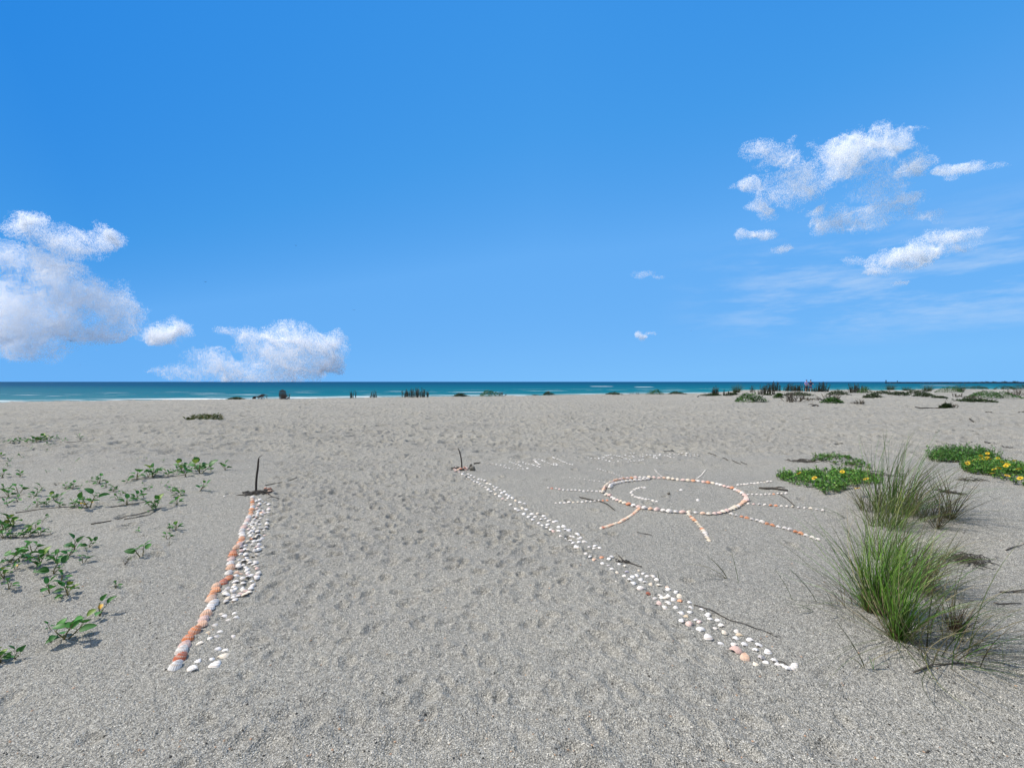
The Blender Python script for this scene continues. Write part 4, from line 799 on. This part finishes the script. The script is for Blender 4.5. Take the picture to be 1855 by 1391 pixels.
FP = [('mat',428,721.5,22,2.5,'flat green mat on the crest on the open side of the low lounger'), ('spiky',639,719,11,15,'thin upright stems alone on the crest before the water'), ('spiky',676,719,14,12,'sparse thin stems between two denser crest clumps'),
 ('spiky',754,718.5,38,14,'widest dark spiky clump standing alone on the crest'), ('mat',834,717,22,5,'flat green crest cushion next to the widest spiky clump'), ('bush',886,717,30,8,'round green crest bush with bare sticks at its side'),
 ('twiggy',908,716.5,12,7,'bare sticks beside the round green crest bush'), ('mat',993,715.5,16,5,'small green crest cushion in the middle of the waterline'), ('twiggy',970,716,12,2,'low dry runner joining the small green crest cushion'), ('mat',1111,714.5,24,4,'flat green crest mat beneath the white breakers'),
 ('spiky',1146,714,20,4,'few tiny stems past the flat mat beneath the breakers'), ('bush',1187,714.5,22,7,'compact green crest bush past the breakers'), ('mat',1225,714,30,3,'long thin crest mat near the wading bird'),
 ('spiky',1296,717,10,15,'first spiky dune clump past the wading bird'), ('spiky',1314,716,9,11,'slim stems just behind the first spiky dune clump'), ('mat',1290,718,30,3,'dark mat at the foot of the first spiky dune clump'), ('tuft',1334,714,18,13,'rusty green dune tuft behind the bright round bush'),
 ('mat',1326,719,20,5,'olive mat beside the bright round bush'), ('spiky',1362,714,13,13,'thin open stems straight behind the bright round bush'), ('bush',1357,727,44,12,'bright green round bush set forward of the other dune plants'),
 ('spiky',1388,715,22,18,'dense tall spiky clump behind the bright round bush'), ('spiky',1404,714,15,18,'dense tall spiky clump touching its twin toward the people'), ('mat',1390,719,14,3,'yellowish mat below the dense tall spiky clumps'),
 ('bush',1411,723,13,8,'small pale green bush at the end of the dead grey shrub'), ('twiggy',1437,728,32,15,'grey dead shrub of pale forked branches before the people'), ('spiky',1432,714,20,13,'dark spiky thicket on the near side of the people'),
 ('spiky',1452,714,22,13,'dark spiky thicket hiding the legs of the people'), ('mat',1445,716,40,5,'dark leafy undergrowth beneath the people'), ('spiky',1478,713,18,9,'low dark stems just past the two people'), ('spiky',1490,713,14,21,'tallest pointed spiky clump past the two people'),
 ('mat',1518,716,30,7,'green mat before the pointed spiky clump'), ('bush',1508,730,28,7,'low green shrub under dead pale twigs, set forward'), ('twiggy',1506,729,32,12,'dead pale twigs over a low green shrub'), ('twiggy',1470,726,34,4,'dark runner lying between the grey dead shrub and the low green shrub'),
 ('spiky',1541,715,4,17,'single thin tall stem beside the wide spiky clump'), ('spiky',1553,713,22,16,'wide spiky clump halfway to the jetty markers'), ('bush',1567,714,20,8,'dark green bush leaning on the wide halfway clump'), ('mat',1580,720,26,6,'olive mat sprawling in front of the dark green bush'),
 ('twiggy',1558,734,10,9,'tiny leafless sapling alone on pale sand'), ('tuft',1613,711,18,11,'fluffy green dune tuft below the jetty markers'), ('mat',1600,716,30,6,'olive scrub below the fluffy dune tuft'), ('mat',1630,719,28,5,'dark scrub strip in front of the fluffy dune tuft'), ('tuft',1642,711,20,7,'low green dune tuft past the fluffy one'),
 ('mat',1660,716,30,6,'mixed olive scrub between the low dune tuft and the shaggy bush'), ('tuft',1680,710,20,10,'shaggy grass bush on the crest below the rock jetty'), ('mat',1672,719.5,30,5,'flat dark mat in front of the shaggy grass bush'), ('mat',1702,723,20,3,'small dark mat on pale sand below the shaggy bush'),
 ('bush',1722,714,34,9,'deep green dune bush with a tufted end'), ('tuft',1740,712,16,13,'tufted grass at the end of the deep green dune bush'), ('twiggy',1737,720,14,7,'dead stems under the deep green dune bush'), ('mat',1768,709,34,4,'narrow green mat on the crest close to the waterline foam'),
 ('mat',1762,729,52,5,'long dark mat set forward near the dark weed lump'), ('bush',1795,722,66,9,'widest low dune bush with yellowed top'), ('mat',1822,709,28,6,'green crest mat below the far trees'), ('mat',1848,708,26,8,'green crest scrub at the frame edge below the far trees'),
 ('twiggy',1838,717,32,11,'pale bleached dead branches above the widest low bush'), ('mat',1714,741,18,7,'green cushion at the end of the dark weathered log'), ('twiggy',1718,739,26,9,'dead twigs rising over the green cushion by the log'), ('twiggy',1760,722,24,5,'dry stalks between the long dark mat and the crest')]
for a in FP: far_plant(*a)

# ------------------------------------------------------------------ chairs on the crest
def at_y(u, y): x = (u - CX) / F * y; return x, y, hz(x, y)
x, y, z = at_y(515.5, 43.0)
ch = put('garden_chair', None, (x, y, z - .12), (0, 0, .12)); tag(ch, 'dark wooden slatted chair with rounded fan back facing the water', 'chair')
for i in range(7):
    t = (i - 3) / 3; mb = MB(); hh = .88 - .22 * t * t; mb.box((t * .25, -.42, .34 + hh * .5 - .2), (.064, .022, hh), Matrix.Rotation(.30, 3, 'X') @ Matrix.Rotation(t * .10, 3, 'Y'))
    put('back_slat', mb.mesh('back_slat', M['chair'], False), parent=ch)
mb = MB(); mb.box((0, -.40, .48), (.60, .03, .07)); mb.box((0, -.50, .86), (.56, .03, .07)); put('back_rail', mb.mesh('back_rail', M['chair'], False), parent=ch)
mb = MB()
for i in range(6): mb.box((0, -.26 + i * .10, .30 + i * .016), (.54, .085, .022))
put('seat', mb.mesh('seat', M['chair'], False), parent=ch)
for s in (-1, 1):
    mb = MB(); mb.box((s * .37, -.02, .56), (.13, .78, .025)); put('armrest', mb.mesh('armrest', M['chair'], False), parent=ch)
    mb = MB(); mb.box((s * .33, .28, .275), (.03, .09, .55)); put('leg', mb.mesh('leg', M['chair'], False), parent=ch)
    mb = MB(); mb.box((s * .29, -.10, .17), (.03, .85, .10), Matrix.Rotation(.22, 3, 'X')); mb.box((s * .33, -.36, .29), (.03, .06, .52)); put('leg', mb.mesh('leg', M['chair'], False), parent=ch)
x, y, z = at_y(471, 43.3)
lo_ = put('beach_lounger', None, (x, y, z - .06), (0, 0, 0)); tag(lo_, 'low dark lounger seen side-on beside the fan-backed chair', 'lounger')
mb = MB(); P = [(-.56, 0, .05), (-.52, 0, .24), (-.40, 0, .30), (-.10, 0, .26), (.12, 0, .32), (.26, 0, .50)]
for a, b in zip(P, P[1:]):
    a, b = Vector(a), Vector(b); d = b - a; mb.box((a + b) / 2, (d.length + .03, .52, .05), Matrix.Rotation(-math.atan2(d.z, d.x), 3, 'Y'))
put('seat', mb.mesh('seat', M['chair'], False), parent=lo_)
for s in (-1, 1):
    mb = MB(); mb.tube([(-.12, s * .29, .27), (.05, s * .29, .36), (.28, s * .29, .47), (.58, s * .29, .36)], [.035, .04, .035, .03], 6); put('armrest', mb.mesh('armrest', M['chair']), parent=lo_)
    for q in ((-.10, .05), (.10, .02), (.42, .60)):
        mb = MB(); mb.tube([(q[0], s * .25, .32), (q[1], s * .25, 0)], .03, 6); put('leg', mb.mesh('leg', M['chair']), parent=lo_)

# ------------------------------------------------------------------ the two people at the water's edge
def person(u, y, lab, top, hat, bottom, seed, arm):
    x, y, z = at_y(u, y); root = put('person', None, (x, y, z - .01), (0, 0, seed * .3)); tag(root, lab, 'person')
    def skin(name, V, E, Rr, m, sub=1):
        me = bpy.data.meshes.new(name); me.from_pydata(V, E, []); o = put(name, me, parent=root); me.materials.append(m)
        md = o.modifiers.new('Skin', 'SKIN')
        for i, r in enumerate(Rr): me.skin_vertices[0].data[i].radius = (r, r) if not hasattr(r, '__len__') else r
        me.skin_vertices[0].data[0].use_root = True; md.use_smooth_shade = True
        o.modifiers.new('Subsurf', 'SUBSURF').levels = sub; o.modifiers['Subsurf'].render_levels = sub; return o
    V = [(0, 0, .95), (0, 0, 1.12), (0, .01, 1.32), (0, .01, 1.45), (0, -.01, 1.54), (0, -.02, 1.62), (0, -.02, 1.72)]; E = [(i, i + 1) for i in range(6)]; Rr = [(.15, .11), (.13, .10), (.16, .11), (.08, .07), (.052, .052), (.085, .095), (.06, .07)]
    for s in (-1, 1):
        b = len(V); V += [(s * .09, 0, .88), (s * .10, -.02, .50), (s * .10, .02, .10), (s * .11, -.10, .04)]; E += [(0, b), (b, b + 1), (b + 1, b + 2), (b + 2, b + 3)]; Rr += [.085, .06, .042, (.04, .03)]
        b = len(V); el = (s * .30, .03, 1.16); wr = (s * .30, -.14, .98) if not (arm and s > 0) else (s * .22, -.26, 1.22)
        V += [(s * .19, .01, 1.41), el, wr]; E += [(3, b), (b, b + 1), (b + 1, b + 2)]; Rr += [.058, .043, .030]
        pv = Vector(wr) + Vector((0, -.05, -.06)); V.append(tuple(pv)); E.append((b + 2, b + 3)); Rr.append((.034, .02))
        for f in range(5):
            o1 = pv + Vector(((f - 2) * .017, -.03, -.035 if f else .0)); o2 = o1 + Vector((0, -.012, -.035 - .006 * (f in (2, 3)))); c = len(V)
            V += [tuple(o1), tuple(o2)]; E += [(b + 3, c), (c, c + 1)]; Rr += [.009, .008]
    skin('body', V, E, Rr, M['skin'])
    VS = [(0, 0, .92), (0, 0, 1.12), (0, .01, 1.32), (0, .01, 1.44)]; ES = [(0, 1), (1, 2), (2, 3)]; RS = [(.19, .14), (.165, .13), (.185, .135), (.10, .09)]
    for s in (-1, 1): b = len(VS); VS += [(s * .20, .01, 1.41), (s * .28, .025, 1.24)]; ES += [(3, b), (b, b + 1)]; RS += [.078, .068]
    skin('shirt', VS, ES, RS, M[top])
    VT = [(0, 0, .96)]; ET = []; RT = [(.17, .13)]
    for s in (-1, 1): b = len(VT); VT += [(s * .095, 0, .84), (s * .105, -.01, .55)]; ET += [(0, b), (b, b + 1)]; RT += [.11, .095]
    skin('shorts', VT, ET, RT, M[bottom])
    mb = MB(); mb.ball((0, -.015, 1.735), (.105, .115, .075), 12, 8); mb.ball((0, -.12, 1.715), (.085, .09, .012), 12, 6); put('cap', mb.mesh('cap', M[hat]), parent=root)
    mb = MB()
    for s in (-1, 1): mb.ball((s * .034, -.108, 1.665), (.012, .008, .008), 8, 5)
    put('eye', mb.mesh('eye', M['navy']), parent=root)
    mb = MB(); mb.ball((0, -.122, 1.64), (.014, .02, .022), 8, 5); put('nose', mb.mesh('nose', M['skin']), parent=root)
person(1460.8, 69.0, 'person in lavender top and blue cap standing beyond the dune shrubs', 'lav', 'blue', 'navy', 1, False)
person(1468.6, 69.6, 'person in navy top and dark cap close beside the one in lavender', 'navy', 'navy', 'blue', -1, True)

# ------------------------------------------------------------------ birds
def flying_bird(u, v, d, span, lab, roll, yaw):
    k = d / F; root = put('flying_bird', None, ((u - CX) * k, d, CH + (HZ - v) * k), (0, roll, yaw)); root.empty_display_size = .1; tag(root, lab, 'bird', 'birds in the sky'); mb = MB()
    mb.tube([(0, -.5, .02), (0, -.42, .03), (0, -.30, .02), (0, 0, 0), (0, .25, 0), (0, .42, .01)], [.008, .022, .045, .085, .06, .012], 8)
    for s in (-1, 1):
        q = [(0, -.12, .04), (s * .25, -.20, .14), (s * .52, -.08, .12), (s * .80, .12, .05)]; w = [.26, .24, .19, .03]; vs = []
        for p, c in zip(q, w): vs += [p, (p[0], p[1] + c, p[2] - .01), (p[0], p[1] + c * .5, p[2] + .025)]
        fs = []
        for i in range(3): a, b = 3 * i, 3 * i + 3; fs += [(a, b, b + 2, a + 2), (a + 2, b + 2, b + 1, a + 1), (a + 1, b + 1, b, a)]
        mb.add(vs, fs)
    mb.add([(-.05, .36, .01), (.05, .36, .01), (.10, .58, .01), (-.10, .58, .01), (0, .40, .025), (0, .56, .02)], [(0, 3, 5, 4), (4, 5, 2, 1), (0, 1, 2, 3)])
    root.scale = (span / 1.6,) * 3; put('body', mb.mesh('bird_body', M['feather']), parent=root)
for a in ((128, 617.5, 95, 1.35, 'large dark bird gliding low in front of the big cloud', .22, .5), (536, 445, 190, 1.0, 'highest dark speck of a bird in the clear blue', .1, 1.2), (372, 511, 170, 1.1, 'dark bird with flat wings above the small detached cloud', -.05, .1),
          (641, 561.5, 170, 1.1, 'dark bird just seaward of the piled cloud', .05, .2), (146, 662, 300, 1.0, 'tiny bird speck close above the horizon beneath the big cloud', 0, .3), (1252, 599, 210, 1.0, 'thin lone bird near the tiny round cloud', -.1, 0)): flying_bird(*a)
def wader(u, v, h, lab):
    x, y, z = G(u, v); k = px(v) * h / .42; root = put('wading_bird', None, (x, y, z), (0, 0, 2.0), k); tag(root, lab, 'bird')
    mb = MB(); mb.tube([(0, .18, .20), (0, .10, .23), (0, 0, .25), (0, -.09, .29), (0, -.12, .36), (0, -.15, .40), (0, -.20, .40), (0, -.28, .385)], [.008, .045, .075, .055, .03, .036, .02, .004], 9); put('body', mb.mesh('wader_body', M['feather']), parent=root)
    for s in (-1, 1):
        mb = MB(); mb.tube([(s * .03, .0, .21), (s * .03, .025, .11), (s * .03, 0, .0), (s * .03, -.05, .002)], [.012, .008, .007, .006], 6); put('leg', mb.mesh('leg', M['feather']), parent=root)
wader(1264.5, 721.5, 5.5, 'dark wading bird standing on smooth sand near the foam')

# ------------------------------------------------------------------ rock jetty with two markers, trees beyond
mb = MB(); rj = random.Random(5)
for i in range(420):
    t = i / 419; X = 640 + t * 340 + rj.uniform(-1, 1); mb.ball((X - 640, rj.uniform(-2.5, 2.5) + t * 6, -.1 + rj.uniform(-.3, .7)), (rj.uniform(.9, 1.9), rj.uniform(.8, 1.6), rj.uniform(1.2, 2.2)), 7, 5, lump=.5, seed=i)
tag(put('jetty', mb.mesh('jetty', M['jetty'], False), (640, 802, -1.3)), 'long low dark rock jetty lying across the horizon', 'jetty')
for u, hh, w, lab in ((1605, 5.6, 1.5, 'thicker marker pile at the seaward end of the rock jetty'), (1625.5, 4.8, .9, 'slimmer marker post standing on the rock jetty')):
    X = (u - CX) / F * 800; r = put('channel_marker', None, (X, 800, -1.2)); tag(r, lab, 'marker')
    mb = MB(); mb.tube([(0, 0, -1), (0, 0, hh * .7), (0, 0, hh)], [w * .45, w * .42, w * .38], 8); put('post', mb.mesh('post', M['jetty']), parent=r)
    mb = MB(); mb.box((0, 0, hh * .88), (w * 1.25, .5, hh * .16)); put('board', mb.mesh('board', M['jetty'], False), parent=r)
mb = MB(); rj = random.Random(8)
for i in range(46):
    t = rj.random() ** .8; hh = rj.uniform(2, 4.5) * (.5 + .6 * t); b = (t * 190, rj.uniform(0, 25), 0)
    for j in range(60):
        a, q = rj.uniform(0, 6.28), rj.random() ** .5; random.seed(i * 99 + j)
        leafcard(mb, Vector((b[0] + math.cos(a) * q * hh * 1.2, b[1] + math.sin(a) * q * hh, hh * (1 - q * q) * rj.uniform(.3, 1))), Vector((rj.gauss(0, 1), rj.gauss(0, 1), rj.random())), 1.3, 1.0, (.02, .035, .03))
tl = put('treeline', mb.mesh('treeline', M['leaf'], False), (815, 830, -.4)); tl['kind'] = 'stuff'; tag(tl, 'dark line of low trees on the far shore behind the jetty', 'trees')

# ------------------------------------------------------------------ clouds: clouds of tiny white mist flakes
def cloud(lab, D, puffs, seed, dens=3.0, size=1.55, edge_=1.0, wisp=(1, 1), rag=1.0):
    rg = np.random.default_rng(seed); k = D / F; Vs = []
    cu = np.mean([p[0] for p in puffs]); cv = np.mean([p[1] for p in puffs]); C0 = np.array([(cu - CX) * k, D, CH + (HZ - cv) * k])
    for q in puffs:
        u, v, ru, rv = q[:4]; wgt = q[4] if len(q) > 4 else 1.0
        n = int(3.14 * ru * rv * dens * wgt * 2.2); rd = (ru + rv) * .5
        d = rg.normal(size=(n, 3)); d /= np.linalg.norm(d, axis=1)[:, None]; r = rg.random(n) ** .45 * 1.18
        loc = d * r[:, None] * np.array([ru, rd, rv]); pos = loc + np.array([u - cu, rg.uniform(-.2, .2) * rd, -(v - cv)])
        nn = pos + np.array([cu, 0, -cv]); w = min(1.0, (ru + rv) / 60.0)
        for sc_, am in ((46.0, 30.0), (17.0, 14.0), (8.0, 4.0)):      # billows pushed in and out
            pos = pos + am * w * np.stack([fbm3(nn / sc_ + 40 * j, 20 + j, 2) - .5 for j in range(3)], 1) * np.array([wisp[0], 1, wisp[1]])
        f = fbm3((pos + np.array([cu, 0, -cv])) / np.array([24.0 * wisp[0], 24.0, 18.0 * wisp[1]]), 3, 4)
        keep = .5 + (f - .5) * rag + .52 - edge_ * .62 * r ** 1.6 > .46 + .12 * rg.random(n); pos, d = pos[keep], d[keep]
        ph = rg.uniform(0, 6.283, (len(pos), 1)); s0 = np.array(to_sun); e1 = np.cross(s0, [0, 0, 1.0]); e1 /= np.linalg.norm(e1); e2 = np.cross(s0, e1)
        nrm = .577 * s0 + .816 * (np.cos(ph) * e1 + np.sin(ph) * e2)          # every flake meets the sun at one angle, so the mist shades evenly
        t1 = np.cross(nrm, rg.normal(size=nrm.shape)); t1 /= np.linalg.norm(t1, axis=1)[:, None]; t2 = np.cross(nrm, t1)
        s = size * rg.uniform(.5, 1.1, (len(pos), 1)); tri = np.stack([pos + t1 * s, pos - t1 * s * .5 + t2 * s * .87, pos - t1 * s * .5 - t2 * s * .87], 1)
        Vs.append(tri.reshape(-1, 3))
    V = np.concatenate(Vs) * k; V[:, 2] = np.maximum(V[:, 2], -C0[2] - 30)
    o = put('cloud', np_mesh('cloud', V, np.arange(len(V)).reshape(-1, 3), M['cloud'], False), C0); tag(o, lab, 'cloud'); return o
cloud('biggest towering white cloud piled up at the frame edge over the sea', 5200, [(62,398,36,22),(40,408,34,24),(100,432,46,28),(140,450,42,24),(182,432,40,25),(207,430,20,17),(8,462,36,26),(20,482,30,30,.6),(78,470,36,26),(72,502,32,30),(110,485,40,25),(120,530,74,46),(172,540,56,44),(215,570,36,40),(60,570,76,60),(0,562,60,60),(110,592,92,38),(15,620,70,40,.8),(180,600,56,26,.8),(60,640,80,18,.4)], 1)
cloud('small flat-based white cloud detached between the two big ones', 5600, [(290,602,38,22),(318,600,34,21),(300,606,48,18),(268,606,26,12,.5),(330,596,18,15)], 2)
cloud('bright cauliflower cloud sitting on the horizon behind the wooden chairs', 6400, [(515,606,44,30),(490,640,60,38),(570,620,40,28),(604,622,30,28),(540,665,86,34),(380,655,46,26,.6),(345,676,66,18,.5),(430,672,60,26,.7),(408,598,24,8,.5),(455,607,34,13,.6),(475,690,100,16,.6),(590,655,36,30),(545,632,50,30)], 3)
cloud('largest broken white cloud high over the dunes, dense in its middle', 2600, [(1540,288,64,48),(1520,272,44,32),(1592,256,54,26),(1625,262,36,16),(1375,272,30,20,.6),(1415,290,46,20,.5),(1345,334,26,16,.8),(1430,345,64,28,.6),(1385,372,28,28,.8),(1455,330,42,24,.6),(1655,300,44,26,.7),(1475,380,28,15,.7),(1500,405,50,18,.7),(1560,411,60,15,.65),(1595,382,55,18,.55),(1625,358,60,13,.6),(1545,385,36,18,.3),(1680,392,30,9,.4),(1585,340,60,28,.25),(1500,330,40,22,.3),(1648,238,30,9,.3)], 4, 4.0, 1.45, 1.2, (1.15, .9), 1.9)
cloud('narrow streak of white cloud trailing off the largest broken cloud', 2600, [(1738,306,42,11,.9),(1765,301,34,8,.6),(1800,300,26,4,.3)], 5, 5.4, 1.35, 1.2, (1.4, .7), 2.0)
cloud('small ragged cloud hanging below the largest broken cloud', 2600, [(1360,430,34,11,.8),(1388,424,24,10,.5),(1415,451,22,8,.5)], 6, 5.4, 1.35, 1.2, (1.2, .8), 2.0)
cloud('smooth oval white cloud lowest above the dune shrubs', 2900, [(1620,472,52,22),(1650,462,40,20),(1668,450,40,18,.6),(1720,426,50,15,.7),(1758,420,32,9,.4),(1745,450,36,13,.35),(1585,490,28,8,.5),(1630,511,20,6,.4),(1545,470,24,8,.25)], 7, 5.4, 1.35, 1.1, (1.3, .8), 1.9)
cloud('tiny puff of cloud midway in the open blue', 2900, [(1172,497,22,7,.35),(1186,500,16,6,.3)], 9, 5.4, 1.3, 1.1, (1.3, .8), 2.0)
cloud('tiny round cloud alone above the horizon', 3600, [(1158,606,10,9,1.0),(1163,612,11,7,.8),(1167,610,8,5,.6),(1178,605,12,3,.35)], 11, 4.6, 1.3, .9, (1, 1), 1.6)
cloud('little wisp of cloud beside the upper end of the largest broken cloud', 2600, [(1433,253,12,5,.6),(1440,247,8,4,.5)], 12, 1.9, 1.3, 1.2)
